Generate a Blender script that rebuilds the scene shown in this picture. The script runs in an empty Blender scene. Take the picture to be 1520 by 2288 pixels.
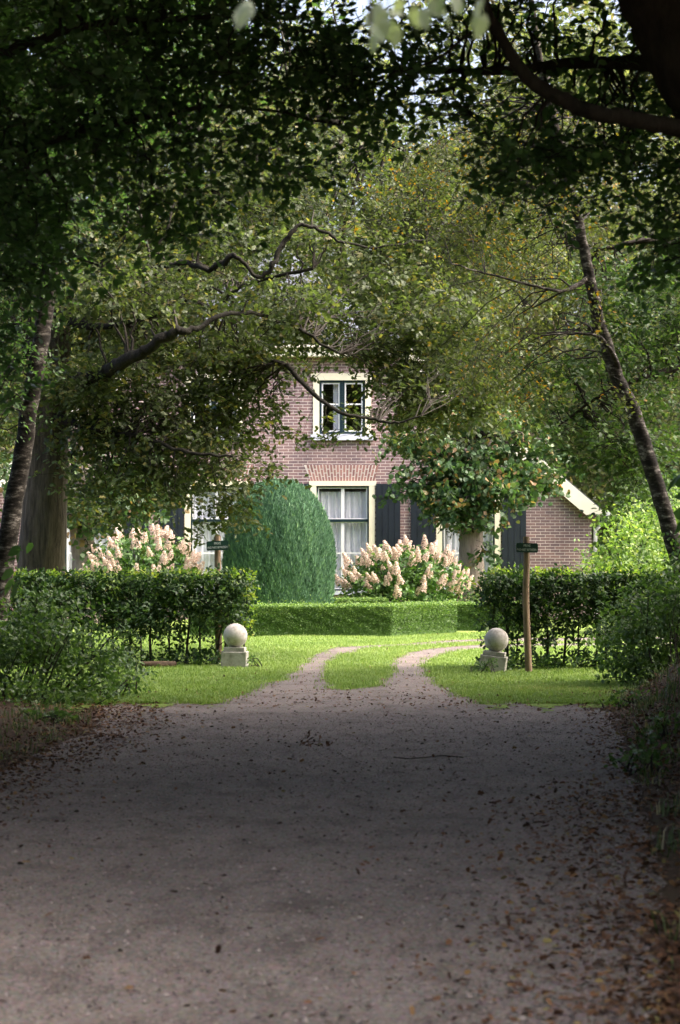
import bpy, bmesh, math
import numpy as np
from mathutils import Vector, Matrix
R = math.radians
C = bpy.context.scene.collection
scene = bpy.context.scene
rng = np.random.default_rng(7)

# ------------------------------------------------------------------ camera, sky, sun, exposure
F = 5600.0                                   # focal length in photo pixels
H = 1.6                                      # eye height
HZ = 1217.0                                  # horizon row in the photo
cd = bpy.data.cameras.new('camera'); cam = bpy.data.objects.new('camera', cd); C.objects.link(cam)
cam.location = (0, 0, H); cam.rotation_euler = (R(90), 0, 0)
cd.sensor_fit = 'VERTICAL'; cd.sensor_height = 36; cd.lens = F / 2288 * 36
cd.shift_y = (HZ - 1144) / 2288
cd.clip_start = 0.1; cd.clip_end = 2000
cd.dof.use_dof = True; cd.dof.focus_distance = 48; cd.dof.aperture_fstop = 5.6
scene.camera = cam

SUN_EL, SUN_ROT = R(50), R(97)
w = bpy.data.worlds.new('World'); scene.world = w; w.use_nodes = True
nt = w.node_tree; bg = nt.nodes['Background']
sky = nt.nodes.new('ShaderNodeTexSky'); sky.sky_type = 'NISHITA'; sky.sun_disc = False
sky.sun_elevation = SUN_EL; sky.sun_rotation = SUN_ROT
sky.air_density = 0.6; sky.dust_density = 9.0; sky.ozone_density = 0.5
nt.links.new(sky.outputs[0], bg.inputs[0]); bg.inputs[1].default_value = 0.15
sl = bpy.data.lights.new('sun', 'SUN'); so = bpy.data.objects.new('sun', sl); C.objects.link(so)
sl.energy = .62; sl.angle = R(60); sl.color = (1.0, .95, .87)
D = Vector((math.sin(SUN_ROT)*math.cos(SUN_EL), math.cos(SUN_ROT)*math.cos(SUN_EL), math.sin(SUN_EL)))
so.rotation_euler = D.to_track_quat('Z', 'Y').to_euler(); so.location = (20, 20, 40)
scene.view_settings.view_transform = 'Standard'; scene.view_settings.look = 'None'
scene.view_settings.exposure = 2.42; scene.view_settings.gamma = 1
scene.render.film_transparent = False
cy = scene.cycles
cy.max_bounces = 7; cy.diffuse_bounces = 4; cy.glossy_bounces = 2; cy.transmission_bounces = 5; cy.transparent_max_bounces = 8
cy.caustics_reflective = False; cy.caustics_refractive = False
cy.use_denoising = True; cy.denoiser = 'OPENIMAGEDENOISE'; cy.denoising_prefilter = 'ACCURATE'

# ------------------------------------------------------------------ pixel helpers (photo pixel at a chosen distance)
def at(px, py, Y): return np.array([(px-760)/F*Y, Y, H-(py-HZ)/F*Y])
def gnd(px, py):
    Y = H*F/(py-HZ); return ((px-760)/F*Y, Y)
def sc(Y): return Y/F                        # metres per photo pixel at distance Y

# ------------------------------------------------------------------ object helpers
def tag(o, label=None, cat=None, group=None, kind=None):
    if label: o['label'] = label
    if cat: o['category'] = cat
    if group: o['group'] = group
    if kind: o['kind'] = kind
    return o
def thing(name, label, cat, loc=(0, 0, 0), group=None):
    o = bpy.data.objects.new(name, None); C.objects.link(o); o.location = [float(v) for v in loc]
    o.empty_display_size = .2
    return tag(o, label, cat, group)

class MB:
    """collects vertices, faces, material slots and a per-vertex random tint, links them as ONE mesh object"""
    def __init__(s): s.v = []; s.f = []; s.m = []; s.r = []; s.n = 0
    def add(s, v, f, mi=0, rnd=0.5):
        v = np.asarray(v, float).reshape(-1, 3); f = np.asarray(f, np.int64)
        s.v.append(v); s.f.append(f + s.n); s.m.append(np.full(len(f), mi))
        s.r.append(np.broadcast_to(np.asarray(rnd, float), (len(v),)).copy()); s.n += len(v)
    def box(s, x0, x1, y0, y1, z0, z1, mi=0, rnd=.5):
        v = [(x, y, z) for x in (x0, x1) for y in (y0, y1) for z in (z0, z1)]
        s.add(v, [(0, 1, 3, 2), (4, 6, 7, 5), (0, 4, 5, 1), (2, 3, 7, 6), (0, 2, 6, 4), (1, 5, 7, 3)], mi, rnd)
    def prism(s, poly, y0, y1, mi=0, rnd=.5):
        """polygon of (x, z) pairs, extruded from y0 to y1 (each face split so all polygons are quads or tris)"""
        n = len(poly)
        v = [(x, y0, z) for x, z in poly] + [(x, y1, z) for x, z in poly]
        q = [(i, (i+1) % n, n+(i+1) % n, n+i) for i in range(n)]
        s.add(v, q, mi, rnd)
        s.add([(x, y0, z) for x, z in poly], [tuple(range(n))], mi, rnd)
        s.add([(x, y1, z) for x, z in poly][::-1], [tuple(range(n))], mi, rnd)
    def tube(s, pts, rad, sides=6, mi=0, rnd=.5, rough=0.0, seed=0):
        pts = np.asarray(pts, float); n = len(pts); rad = np.broadcast_to(np.asarray(rad, float), (n,))
        t = np.gradient(pts, axis=0); t /= np.linalg.norm(t, axis=1)[:, None] + 1e-9
        ref = np.where(np.abs(t[:, 2:3]) > .8, [[0, 1., 0]], [[0, 0, 1.]])
        a = np.cross(t, ref); a /= np.linalg.norm(a, axis=1)[:, None]; b = np.cross(t, a)
        for i in range(1, n):                   # keep the frame from flipping
            a[i] = a[i-1] - t[i]*np.dot(a[i-1], t[i]); a[i] /= np.linalg.norm(a[i]) + 1e-9; b[i] = np.cross(t[i], a[i])
        th = np.arange(sides)/sides*2*np.pi
        rr = rad[:, None]*np.ones(sides)[None]
        if rough:
            g = np.random.default_rng(seed)
            rr = rr*(1+rough*(g.normal(size=(n, sides))*.5+g.normal(size=(1, sides))))
        v = pts[:, None]+rr[..., None]*(np.cos(th)[None, :, None]*a[:, None]+np.sin(th)[None, :, None]*b[:, None])
        i, j = np.meshgrid(np.arange(n-1), np.arange(sides), indexing='ij'); i = i.ravel(); j = j.ravel(); k = (j+1) % sides
        f = np.stack([i*sides+j, i*sides+k, (i+1)*sides+k, (i+1)*sides+j], 1)
        s.add(v.reshape(-1, 3), f, mi, rnd)
        vv = v.reshape(-1, 3)
        s.add(vv[-sides:], [tuple(range(sides))], mi, rnd); s.add(vv[:sides][::-1], [tuple(range(sides))], mi, rnd)
    def mesh(s, name, mats, base=(0, 0, 0), smooth=False):
        me = bpy.data.meshes.new(name)
        v = np.concatenate(s.v)-np.asarray(base, float)
        lt = np.concatenate([np.full(len(f), f.shape[1]) for f in s.f]); li = np.concatenate([f.ravel() for f in s.f])
        me.vertices.add(len(v)); me.vertices.foreach_set('co', v.astype(np.float32).ravel())
        me.loops.add(len(li)); me.loops.foreach_set('vertex_index', li.astype(np.int32))
        me.polygons.add(len(lt)); st = np.concatenate([[0], np.cumsum(lt)[:-1]])
        me.polygons.foreach_set('loop_start', st.astype(np.int32)); me.polygons.foreach_set('loop_total', lt.astype(np.int32))
        for m in (mats if isinstance(mats, (list, tuple)) else [mats]): me.materials.append(m)
        me.polygons.foreach_set('material_index', np.concatenate(s.m).astype(np.int32))
        me.polygons.foreach_set('use_smooth', np.full(len(lt), smooth))
        a = me.attributes.new('rnd', 'FLOAT', 'POINT'); a.data.foreach_set('value', np.concatenate(s.r).astype(np.float32))
        me.update(calc_edges=True)
        return me
    def build(s, name, mats, parent=None, base=None, smooth=False):
        if base is None: base = (0, 0, 0)
        o = bpy.data.objects.new(name, s.mesh(name, mats, base, smooth)); C.objects.link(o)
        if parent is not None: o.parent = parent
        return o

# ------------------------------------------------------------------ materials
def mat(name):
    m = bpy.data.materials.new(name); m.use_nodes = True; t = m.node_tree
    return m, t, t.nodes, t.links, t.nodes['Principled BSDF']
def ramp(N, stops):
    r = N.new('ShaderNodeValToRGB'); e = r.color_ramp.elements
    while len(e) > 1: e.remove(e[-1])
    e[0].position = stops[0][0]; e[0].color = (*stops[0][1], 1)
    for p, c in stops[1:]:
        x = e.new(p); x.color = (*c, 1)
    return r
def noise(N, L, vec, scale, detail=4, rough=.6):
    n = N.new('ShaderNodeTexNoise'); n.inputs['Scale'].default_value = scale
    n.inputs['Detail'].default_value = detail; n.inputs['Roughness'].default_value = rough
    if vec is not None: L.new(vec, n.inputs['Vector'])
    return n
def mapped(N, L, scale=(1, 1, 1), kind='Object'):
    tc = N.new('ShaderNodeTexCoord'); mp = N.new('ShaderNodeMapping'); mp.inputs['Scale'].default_value = scale
    L.new(tc.outputs[kind], mp.inputs[0]); return mp.outputs[0]
def bump(N, L, h, strength, dist, P):
    b = N.new('ShaderNodeBump'); b.inputs['Strength'].default_value = strength; b.inputs['Distance'].default_value = dist
    L.new(h, b.inputs['Height']); L.new(b.outputs[0], P.inputs['Normal']); return b
def leafmat(name, stops, trans=.4, tmul=(1.5, 1.7, .7), rough=.45, spec=.4):
    m, t, N, L, P = mat(name)
    a = N.new('ShaderNodeAttribute'); a.attribute_name = 'rnd'
    r = ramp(N, stops); L.new(a.outputs['Fac'], r.inputs[0]); L.new(r.outputs[0], P.inputs['Base Color'])
    P.inputs['Roughness'].default_value = rough; P.inputs['Specular IOR Level'].default_value = spec
    x = N.new('ShaderNodeMix'); x.data_type = 'RGBA'; x.blend_type = 'MULTIPLY'; x.inputs['Factor'].default_value = 1
    L.new(r.outputs[0], x.inputs['A']); x.inputs['B'].default_value = (*tmul, 1)
    tr = N.new('ShaderNodeBsdfTranslucent'); L.new(x.outputs['Result'], tr.inputs[0])
    mx = N.new('ShaderNodeMixShader'); mx.inputs[0].default_value = trans
    L.new(P.outputs[0], mx.inputs[1]); L.new(tr.outputs[0], mx.inputs[2])
    L.new(mx.outputs[0], N['Material Output'].inputs[0])
    return m
def plain(name, col, rough=.6, spec=.3, var=.15, vscale=6, bmp=.0, bscale=40):
    m, t, N, L, P = mat(name); v = mapped(N, L)
    n = noise(N, L, v, vscale); c = np.array(col)
    r = ramp(N, [(.3, tuple(c*(1-var))), (.7, tuple(np.minimum(c*(1+var), 1)))]); L.new(n.outputs['Fac'], r.inputs[0])
    L.new(r.outputs[0], P.inputs['Base Color']); P.inputs['Roughness'].default_value = rough
    P.inputs['Specular IOR Level'].default_value = spec
    if bmp: bump(N, L, noise(N, L, v, bscale).outputs['Fac'], bmp, .01, P)
    return m
M = {}
M['oak_leaf'] = leafmat('oak_leaf', [(0, (.042, .062, .026)), (.5, (.075, .10, .042)), (.94, (.11, .135, .06)), (1, (.16, .145, .05))], trans=.45, spec=.3)
M['beech_leaf'] = leafmat('beech_leaf', [(0, (.045, .095, .036)), (.6, (.08, .155, .055)), (1, (.125, .215, .085))], trans=.45, spec=.45)
M['birch_leaf'] = leafmat('birch_leaf', [(0, (.065, .088, .03)), (.6, (.125, .15, .055)), (.95, (.17, .17, .05)), (.98, (.30, .22, .04)), (1, (.38, .2, .02))])
M['wood_leaf'] = leafmat('wood_leaf', [(0, (.075, .10, .042)), (.5, (.135, .16, .07)), (.9, (.20, .21, .11)), (1, (.24, .20, .12))], trans=.45)
M['lime_leaf'] = leafmat('lime_leaf', [(0, (.03, .07, .025)), (.6, (.07, .13, .05)), (.90, (.12, .17, .07)), (.94, (.22, .19, .08)), (1, (.26, .17, .09))], trans=.3)
M['hedge_leaf'] = leafmat('hedge_leaf', [(0, (.014, .036, .013)), (.6, (.030, .066, .020)), (.92, (.055, .10, .028)), (1, (.11, .17, .03))], trans=.25, rough=.5, spec=.3)
M['lit_hedge_leaf'] = leafmat('lit_hedge_leaf', [(0, (.10, .18, .03)), (.6, (.17, .26, .045)), (1, (.30, .32, .06))], trans=.45)  # hedge leaf lightened: back light on the top and end put into colour
M['bush_leaf'] = leafmat('bush_leaf', [(0, (.035, .07, .022)), (.6, (.07, .13, .04)), (1, (.13, .2, .06))], trans=.35)
M['bright_leaf'] = leafmat('bright_leaf', [(0, (.09, .16, .045)), (.6, (.16, .25, .065)), (1, (.27, .33, .09))], trans=.4)
M['box_leaf'] = leafmat('box_leaf', [(0, (.045, .09, .026)), (.6, (.10, .18, .048)), (1, (.23, .33, .085))], trans=.3)
M['conifer'] = leafmat('conifer', [(0, (.035, .085, .05)), (.6, (.085, .185, .10)), (1, (.20, .34, .16))], trans=.15, tmul=(1.2, 1.3, .8), rough=.6)
M['hyd_leaf'] = leafmat('hyd_leaf', [(0, (.03, .08, .02)), (.6, (.08, .16, .04)), (1, (.14, .24, .07))], trans=.3)
M['petal'] = leafmat('petal', [(0, (.42, .32, .23)), (.25, (.60, .44, .36)), (.6, (.74, .62, .53)), (1, (.84, .81, .72))], trans=.3, tmul=(1, .9, .85), rough=.7, spec=.2)
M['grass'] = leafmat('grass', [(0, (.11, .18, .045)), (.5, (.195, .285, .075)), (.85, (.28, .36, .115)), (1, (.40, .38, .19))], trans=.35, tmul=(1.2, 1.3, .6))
M['rough_grass'] = leafmat('rough_grass', [(0, (.035, .06, .022)), (.7, (.08, .12, .042)), (.9, (.18, .17, .09)), (1, (.32, .26, .16))], trans=.3)
M['near_leaf'] = leafmat('near_leaf', [(0, (.20, .25, .18)), (1, (.30, .34, .25))], trans=.45)
M['litter'] = leafmat('litter', [(0, (.035, .02, .013)), (.4, (.085, .042, .024)), (.8, (.16, .075, .034)), (.95, (.20, .125, .05)), (1, (.20, .18, .06))], trans=.1, tmul=(1, 1, 1), rough=.7, spec=.2)
M['debris'] = leafmat('debris', [(0, (.02, .015, .012)), (.7, (.07, .045, .03)), (1, (.3, .26, .24))], trans=.0, rough=.8, spec=.2)

M['pebble'] = leafmat('pebble', [(0, (.05, .042, .04)), (.45, (.15, .12, .112)), (.9, (.24, .20, .185)), (1, (.32, .28, .26))], trans=0, rough=.8, spec=.25)
def bark(name, stops, sx=1.0, sz=.12, scale=14, b=.6):
    m, t, N, L, P = mat(name); v = mapped(N, L, (sx, sx, sz)); n = noise(N, L, v, scale, 6, .7)
    r = ramp(N, stops); L.new(n.outputs['Fac'], r.inputs[0]); L.new(r.outputs[0], P.inputs['Base Color'])
    P.inputs['Roughness'].default_value = .85; P.inputs['Specular IOR Level'].default_value = .2
    bump(N, L, n.outputs['Fac'], b, .04, P); return m
M['oak_bark'] = bark('oak_bark', [(.35, (.04, .034, .025)), (.65, (.145, .122, .088))], scale=22, sz=.09, b=.8)
M['shaded_limb_bark'] = bark('shaded_limb_bark', [(.35, (.006, .0055, .004)), (.6, (.02, .018, .013)), (.75, (.026, .03, .014))], scale=9, sz=1, b=.8)  # oak limbs: shade from below put into the dark colour, with moss
M['dark_bark'] = bark('dark_bark', [(.3, (.02, .017, .014)), (.7, (.06, .05, .04))], sz=.4)
M['lime_bark'] = bark('lime_bark', [(.3, (.16, .13, .11)), (.7, (.33, .28, .25))], sz=.2)
M['birch_bark'] = bark('birch_bark', [(.44, (.022, .019, .016)), (.55, (.075, .065, .055)), (.64, (.30, .275, .25)), (.78, (.45, .42, .39))], sx=.8, sz=2.0, scale=9, b=.4)
M['twig'] = plain('twig', (.026, .021, .016), .8)

# brick wall
m, t, N, L, P = mat('brick')
tc = N.new('ShaderNodeTexCoord'); sp = N.new('ShaderNodeSeparateXYZ'); L.new(tc.outputs['Object'], sp.inputs[0])
ad = N.new('ShaderNodeMath'); L.new(sp.outputs[0], ad.inputs[0]); L.new(sp.outputs[1], ad.inputs[1])
cb = N.new('ShaderNodeCombineXYZ'); L.new(ad.outputs[0], cb.inputs[0]); L.new(sp.outputs[2], cb.inputs[1])
bt = N.new('ShaderNodeTexBrick'); L.new(cb.outputs[0], bt.inputs['Vector'])
bt.inputs['Scale'].default_value = 1; bt.inputs['Brick Width'].default_value = .205; bt.inputs['Row Height'].default_value = .0625
bt.inputs['Mortar Size'].default_value = .0065; bt.inputs['Mortar Smooth'].default_value = .25; bt.inputs['Bias'].default_value = 0
bt.inputs['Color1'].default_value = (.29, .182, .178, 1); bt.inputs['Color2'].default_value = (.19, .132, .148, 1)
bt.inputs['Mortar'].default_value = (.64, .56, .53, 1)
n1 = noise(N, L, tc.outputs['Object'], 1.3, 5); n2 = noise(N, L, tc.outputs['Object'], 30, 3)
r1 = ramp(N, [(.3, (.66, .64, .67)), (.7, (1.14, 1.1, 1.06))]); L.new(n1.outputs['Fac'], r1.inputs[0])
x1 = N.new('ShaderNodeMix'); x1.data_type = 'RGBA'; x1.blend_type = 'MULTIPLY'; x1.inputs['Factor'].default_value = 1
L.new(bt.outputs['Color'], x1.inputs['A']); L.new(r1.outputs[0], x1.inputs['B'])
r2 = ramp(N, [(.3, (.8, .8, .8)), (.7, (1.15, 1.15, 1.15))]); L.new(n2.outputs['Fac'], r2.inputs[0])
x2 = N.new('ShaderNodeMix'); x2.data_type = 'RGBA'; x2.blend_type = 'MULTIPLY'; x2.inputs['Factor'].default_value = 1
L.new(x1.outputs['Result'], x2.inputs['A']); L.new(r2.outputs[0], x2.inputs['B'])
L.new(x2.outputs['Result'], P.inputs['Base Color']); P.inputs['Roughness'].default_value = .85
bump(N, L, bt.outputs['Fac'], -.5, .01, P)
M['brick'] = m
# single bricks of the flat arches
m, t, N, L, P = mat('arch_brick'); a = N.new('ShaderNodeAttribute'); a.attribute_name = 'rnd'
r = ramp(N, [(0, (.20, .10, .095)), (1, (.34, .18, .155))]); L.new(a.outputs['Fac'], r.inputs[0]); L.new(r.outputs[0], P.inputs['Base Color'])
P.inputs['Roughness'].default_value = .85; M['arch_brick'] = m
M['mortar'] = plain('mortar', (.66, .58, .54), .9)
M['cream'] = plain('cream', (.83, .77, .60), .45, .4, .05)
M['barge'] = plain('barge', (.84, .80, .66), .45, .4, .05)
M['white'] = plain('white', (.80, .80, .82), .4, .4, .04)
M['sill'] = plain('sill', (.58, .60, .70), .5, .4, .08)
M['shutter'] = plain('shutter', (.014, .020, .030), .45, .4, .2)
M['sash'] = plain('sash', (.012, .028, .038), .3, .5, .1)
M['iron'] = plain('iron', (.015, .015, .018), .6)
M['curtain'] = plain('curtain', (.84, .83, .88), .9, .1, .08)
M['tile'] = plain('tile', (.10, .11, .13), .25, .6, .3, 3, .6, 14)
M['orange'] = plain('orange', (.75, .22, .03), .4)
M['stone'] = plain('stone', (.34, .33, .31), .85, .2, .3, 5, .35, 60)
M['ball_stone'] = plain('ball_stone', (.42, .40, .385), .8, .2, .35, 9, .2, 50)
def stained(name, c1, c2, c3, sc_):
    m, t, N, L, P = mat(name); v = mapped(N, L); a = noise(N, L, v, sc_, 6, .7); b = noise(N, L, v, sc_*7, 3)
    q = ramp(N, [(.36, c3), (.47, c2), (.60, c1), (.75, tuple(min(1, x*1.15) for x in c1))]); L.new(a.outputs['Fac'], q.inputs[0])
    L.new(q.outputs[0], P.inputs['Base Color']); P.inputs['Roughness'].default_value = .9; P.inputs['Specular IOR Level'].default_value = .2
    bump(N, L, b.outputs['Fac'], .3, .01, P); return m
M['stone'] = stained('stone', (.37, .36, .335), (.30, .29, .26), (.17, .18, .13), 7)
M['ball_stone'] = stained('ball_stone', (.46, .44, .42), (.36, .34, .31), (.20, .19, .15), 8)
M['post_wood'] = bark('post_wood', [(.3, (.10, .07, .045)), (.7, (.25, .18, .12))], sz=.1, scale=30, b=.3)
M['log_wood'] = bark('log_wood', [(.3, (.03, .02, .014)), (.7, (.10, .07, .045))], sz=1, scale=20, b=.5)
M['sign_green'] = plain('sign_green', (.008, .035, .026), .35, .5, .1)
M['letter'] = plain('letter', (.5, .56, .54), .5)
m, t, N, L, P = mat('glass')
tr = N.new('ShaderNodeBsdfTransparent'); tr.inputs[0].default_value = (.85, .87, .88, 1); gl = N.new('ShaderNodeBsdfGlossy'); gl.inputs['Roughness'].default_value = .02
mx = N.new('ShaderNodeMixShader'); mx.inputs[0].default_value = .10; L.new(tr.outputs[0], mx.inputs[1]); L.new(gl.outputs[0], mx.inputs[2])
L.new(mx.outputs[0], N['Material Output'].inputs[0]); M['glass'] = m

# gravel
m, t, N, L, P = mat('gravel'); v = mapped(N, L)
nA = noise(N, L, v, .5, 4); nB = noise(N, L, v, 55, 4, .75); vo = N.new('ShaderNodeTexVoronoi'); vo.inputs['Scale'].default_value = 75; L.new(v, vo.inputs['Vector'])
rB = ramp(N, [(.30, (.10, .08, .077)), (.5, (.195, .157, .140)), (.64, (.30, .245, .222)), (.72, (.56, .50, .46))]); L.new(nB.outputs['Fac'], rB.inputs[0])
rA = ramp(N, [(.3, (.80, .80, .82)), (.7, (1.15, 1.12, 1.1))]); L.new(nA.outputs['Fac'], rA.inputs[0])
x1 = N.new('ShaderNodeMix'); x1.data_type = 'RGBA'; x1.blend_type = 'MULTIPLY'; x1.inputs['Factor'].default_value = 1
L.new(rB.outputs[0], x1.inputs['A']); L.new(rA.outputs[0], x1.inputs['B'])
x2 = N.new('ShaderNodeMix'); x2.data_type = 'RGBA'; x2.blend_type = 'MULTIPLY'; x2.inputs['Factor'].default_value = .45
L.new(x1.outputs['Result'], x2.inputs['A']); L.new(vo.outputs['Color'], x2.inputs['B'])
hs = N.new('ShaderNodeHueSaturation'); hs.inputs['Saturation'].default_value = .75; hs.inputs['Value'].default_value = 1.15; L.new(x2.outputs['Result'], hs.inputs['Color'])
L.new(hs.outputs[0], P.inputs['Base Color']); P.inputs['Roughness'].default_value = .85; P.inputs['Specular IOR Level'].default_value = .25
nC = noise(N, L, v, 9, 5, .7); mm = N.new('ShaderNodeMath'); mm.operation = 'ADD'; L.new(nB.outputs['Fac'], mm.inputs[0]); L.new(nC.outputs['Fac'], mm.inputs[1])
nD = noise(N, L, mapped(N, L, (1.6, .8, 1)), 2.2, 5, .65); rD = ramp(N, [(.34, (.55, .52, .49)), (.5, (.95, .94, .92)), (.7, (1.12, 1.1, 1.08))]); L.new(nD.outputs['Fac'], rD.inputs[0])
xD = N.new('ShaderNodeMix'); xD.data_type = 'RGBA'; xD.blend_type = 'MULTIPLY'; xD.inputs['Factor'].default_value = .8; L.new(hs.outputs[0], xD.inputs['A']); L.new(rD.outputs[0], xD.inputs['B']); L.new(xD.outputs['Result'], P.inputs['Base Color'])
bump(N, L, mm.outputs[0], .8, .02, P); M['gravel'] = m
# lawn soil-and-sward sheet, woodland floor
def ground_mat(name, s1, s2, f1, f2):
    m, t, N, L, P = mat(name); v = mapped(N, L); a = noise(N, L, v, f1, 5); b = noise(N, L, v, f2, 5, .75)
    ra = ramp(N, s1); rb = ramp(N, s2); L.new(a.outputs['Fac'], ra.inputs[0]); L.new(b.outputs['Fac'], rb.inputs[0])
    x = N.new('ShaderNodeMix'); x.data_type = 'RGBA'; x.blend_type = 'MULTIPLY'; x.inputs['Factor'].default_value = 1
    L.new(ra.outputs[0], x.inputs['A']); L.new(rb.outputs[0], x.inputs['B']); L.new(x.outputs['Result'], P.inputs['Base Color'])
    P.inputs['Roughness'].default_value = .95; P.inputs['Specular IOR Level'].default_value = .1; bump(N, L, b.outputs['Fac'], .8, .03, P); return m
M['lawn'] = ground_mat('lawn', [(.3, (.16, .24, .055)), (.6, (.21, .29, .07)), (.8, (.29, .30, .11))], [(.3, (.7, .7, .7)), (.7, (1.15, 1.15, 1.1))], .9, 40)
M['floor'] = ground_mat('floor', [(.35, (.06, .042, .03)), (.55, (.09, .065, .045)), (.7, (.06, .075, .03))], [(.3, (.45, .45, .45)), (.7, (1.2, 1.1, 1.05))], .8, 25)

# ------------------------------------------------------------------ foliage
SHAPE = {
 'rhomb': ([(0, 0, 0), (.45, .30, .07), (1, 0, -.06), (.45, -.30, .07)], [(0, 1, 2, 3)]),
 'oval': ([(0, 0, 0), (.25, .24, .05), (.65, .25, .04), (1, 0, -.08), (.65, -.25, .04), (.25, -.24, .05)], [(0, 1, 2, 3, 4, 5)]),
 'round': ([(0, 0, 0), (.12, .38, .06), (.6, .42, .04), (1, 0, -.10), (.6, -.42, .04), (.12, -.38, .06)], [(0, 1, 2, 3, 4, 5)]),
 'spray': ([(0, 0, 0), (.4, .13, .04), (1, 0, 0), (.4, -.13, .04)], [(0, 1, 2, 3)]),
 'lobed': ([(0, 0, 0), (.2, .12, .03), (.35, .26, .05), (.5, .14, .03), (.7, .28, .04), (1, 0, -.06), (.7, -.28, .04), (.5, -.14, .03), (.35, -.26, .05), (.2, -.12, .03)],
           [(0, 1, 2, 3), (3, 4, 5, 6), (0, 3, 6, 7), (0, 7, 8, 9)]),
}
def norm(a): return a/(np.linalg.norm(a, axis=-1, keepdims=True)+1e-9)
def leaves(mb, pos, axis, normal, size, shape='rhomb', mi=0, rnd=None, g=rng):
    """one small leaf face per row: base at pos, pointing along axis, facing normal"""
    tv, tf = SHAPE[shape]; tv = np.array(tv); n = len(pos); k = len(tv)
    u = norm(axis); nn = norm(normal-u*np.sum(u*normal, 1, keepdims=True)); s = np.cross(nn, u)
    size = np.broadcast_to(np.asarray(size, float), (n,))[:, None, None]
    v = pos[:, None]+size*(tv[None, :, 0:1]*u[:, None]+tv[None, :, 1:2]*s[:, None]+tv[None, :, 2:3]*nn[:, None])
    if rnd is None: rnd = g.random(n)
    for f in ([tf] if len({len(q) for q in tf}) == 1 else [[q] for q in tf]):
        ff = (np.arange(n)[:, None, None]*k+np.array(f)[None]).reshape(-1, len(f[0]))
        mb.add(v.reshape(-1, 3), ff, mi, np.repeat(rnd, k))
def clumps(mb, cen, k=12, size=.08, L=.35, droop=.25, flat=.8, shape='rhomb', mi=0, twig=None, twig_r=.004, g=rng, tone=.25, dirs=None):
    """leafy twigs: k leaves set alternately along a short drooping twig at each centre"""
    n = len(cen)
    d = g.normal(size=(n, 3)); d[:, 2] *= .45
    d = norm(d) if dirs is None else norm(norm(d)*.6+dirs)
    d[:, 2] -= droop; d = norm(d)
    up = norm(np.stack([g.normal(size=n)*(1-flat), g.normal(size=n)*(1-flat), np.ones(n)*flat], 1)+g.normal(size=(n, 3))*.25)
    side = norm(np.cross(d, up)); up2 = np.cross(side, d)
    tt = (np.arange(k)+.5)/k
    sg = np.where(np.arange(k) % 2, 1., -1.)
    p = cen[:, None]+d[:, None]*(tt[None, :, None]*L*g.uniform(.6, 1.3, (n, 1, 1)))+g.normal(size=(n, k, 3))*L*.12
    p[..., 2] -= (tt**2)[None]*L*.3*droop
    ax = d[:, None]*.7+side[:, None]*sg[None, :, None]*.8+g.normal(size=(n, k, 3))*.35
    nn = up2[:, None]+g.normal(size=(n, k, 3))*.45
    rn = np.clip(g.random((n, 1))*tone*2-tone+g.random((n, k)), 0, 1)
    leaves(mb, p.reshape(-1, 3), ax.reshape(-1, 3), nn.reshape(-1, 3), (size*g.uniform(.65, 1.25, (n, k))).ravel(), shape, mi, rn.ravel(), g)
    if twig is not None:                        # the twig itself: a thin three-sided stick
        a = cen-d*L*.3; b = cen+d*L
        w1 = side*twig_r; w2 = up2*twig_r
        v = np.stack([a+w1, a-w1*.5+w2, a-w1*.5-w2, b], 1).reshape(-1, 3)
        f = (np.arange(n)[:, None, None]*4+np.array([[0, 1, 3], [1, 2, 3], [2, 0, 3]])[None]).reshape(-1, 3)
        mb.add(v, f, twig, .5)
def blob(c, r, n, sub=9, sig=.30, g=rng, shell=.0):
    """n clump centres inside an ellipsoid, gathered round sub branch ends"""
    r = np.asarray(r, float)
    s = norm(g.normal(size=(sub, 3)))*(g.random((sub, 1))**(1/3.)*(1-shell)+shell)
    i = g.integers(0, sub, n)
    q = s[i]+g.normal(size=(n, 3))*sig
    return np.asarray(c)+q*r
def pb(px, py, Y, rx, ry, rd, n, **k):
    """blob given by photo pixel, distance, radii in photo pixels across and metres in depth"""
    return blob(at(px, py, Y), (rx*sc(Y), rd, ry*sc(Y)), n, **k)
def path(pts, n=None, wob=.0, g=rng):
    """smooth polyline (Catmull-Rom) through rows x, y, z, radius"""
    p = np.asarray(pts, float); q = np.vstack([2*p[0]-p[1], p, 2*p[-1]-p[-2]]); out = []
    m = n or 6
    for i in range(len(p)-1):
        a, b, c, d = q[i:i+4]; t = np.linspace(0, 1, m, endpoint=False)[:, None]
        out.append(.5*(2*b+(c-a)*t+(2*a-5*b+4*c-d)*t**2+(3*b-a-3*c+d)*t**3))
    out = np.vstack(out+[p[-1:]])
    if wob:
        out[1:-1, :3] += g.normal(size=(len(out)-2, 3))*wob
    return out
def ppath(rows, **k):
    """rows of photo x, photo y, distance, radius in photo pixels"""
    return path([[*at(x, y, Y), r*sc(Y)] for x, y, Y, r in rows], **k)
def bough(mb, p, sides=8, rough=.06, mi=0, seed=1): mb.tube(p[:, :3], p[:, 3], sides, mi, .5, rough, seed)
def branchlets(mb, limbs, targets, r0=.02, mi=0, g=rng, sag=.12, sides=4):
    """thin crooked branches from the nearest limb point to each target"""
    P = np.vstack(limbs)
    for q in targets:
        i = np.argmin(np.sum((P[:, :3]-q)**2, 1)); a = P[i, :3]; ln = np.linalg.norm(q-a)
        if ln < .15: continue
        r = min(r0, P[i, 3]*.6); m = 8; t = np.linspace(0, 1, m)[:, None]
        pts = a+(q-a)*t; pts[:, 2] += (np.sin(t[:, 0]*np.pi)*ln*sag)
        pts[1:-1] += g.normal(size=(m-2, 3))*ln*.035
        mb.tube(pts, np.linspace(r, r*.25, m), sides, mi)

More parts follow.
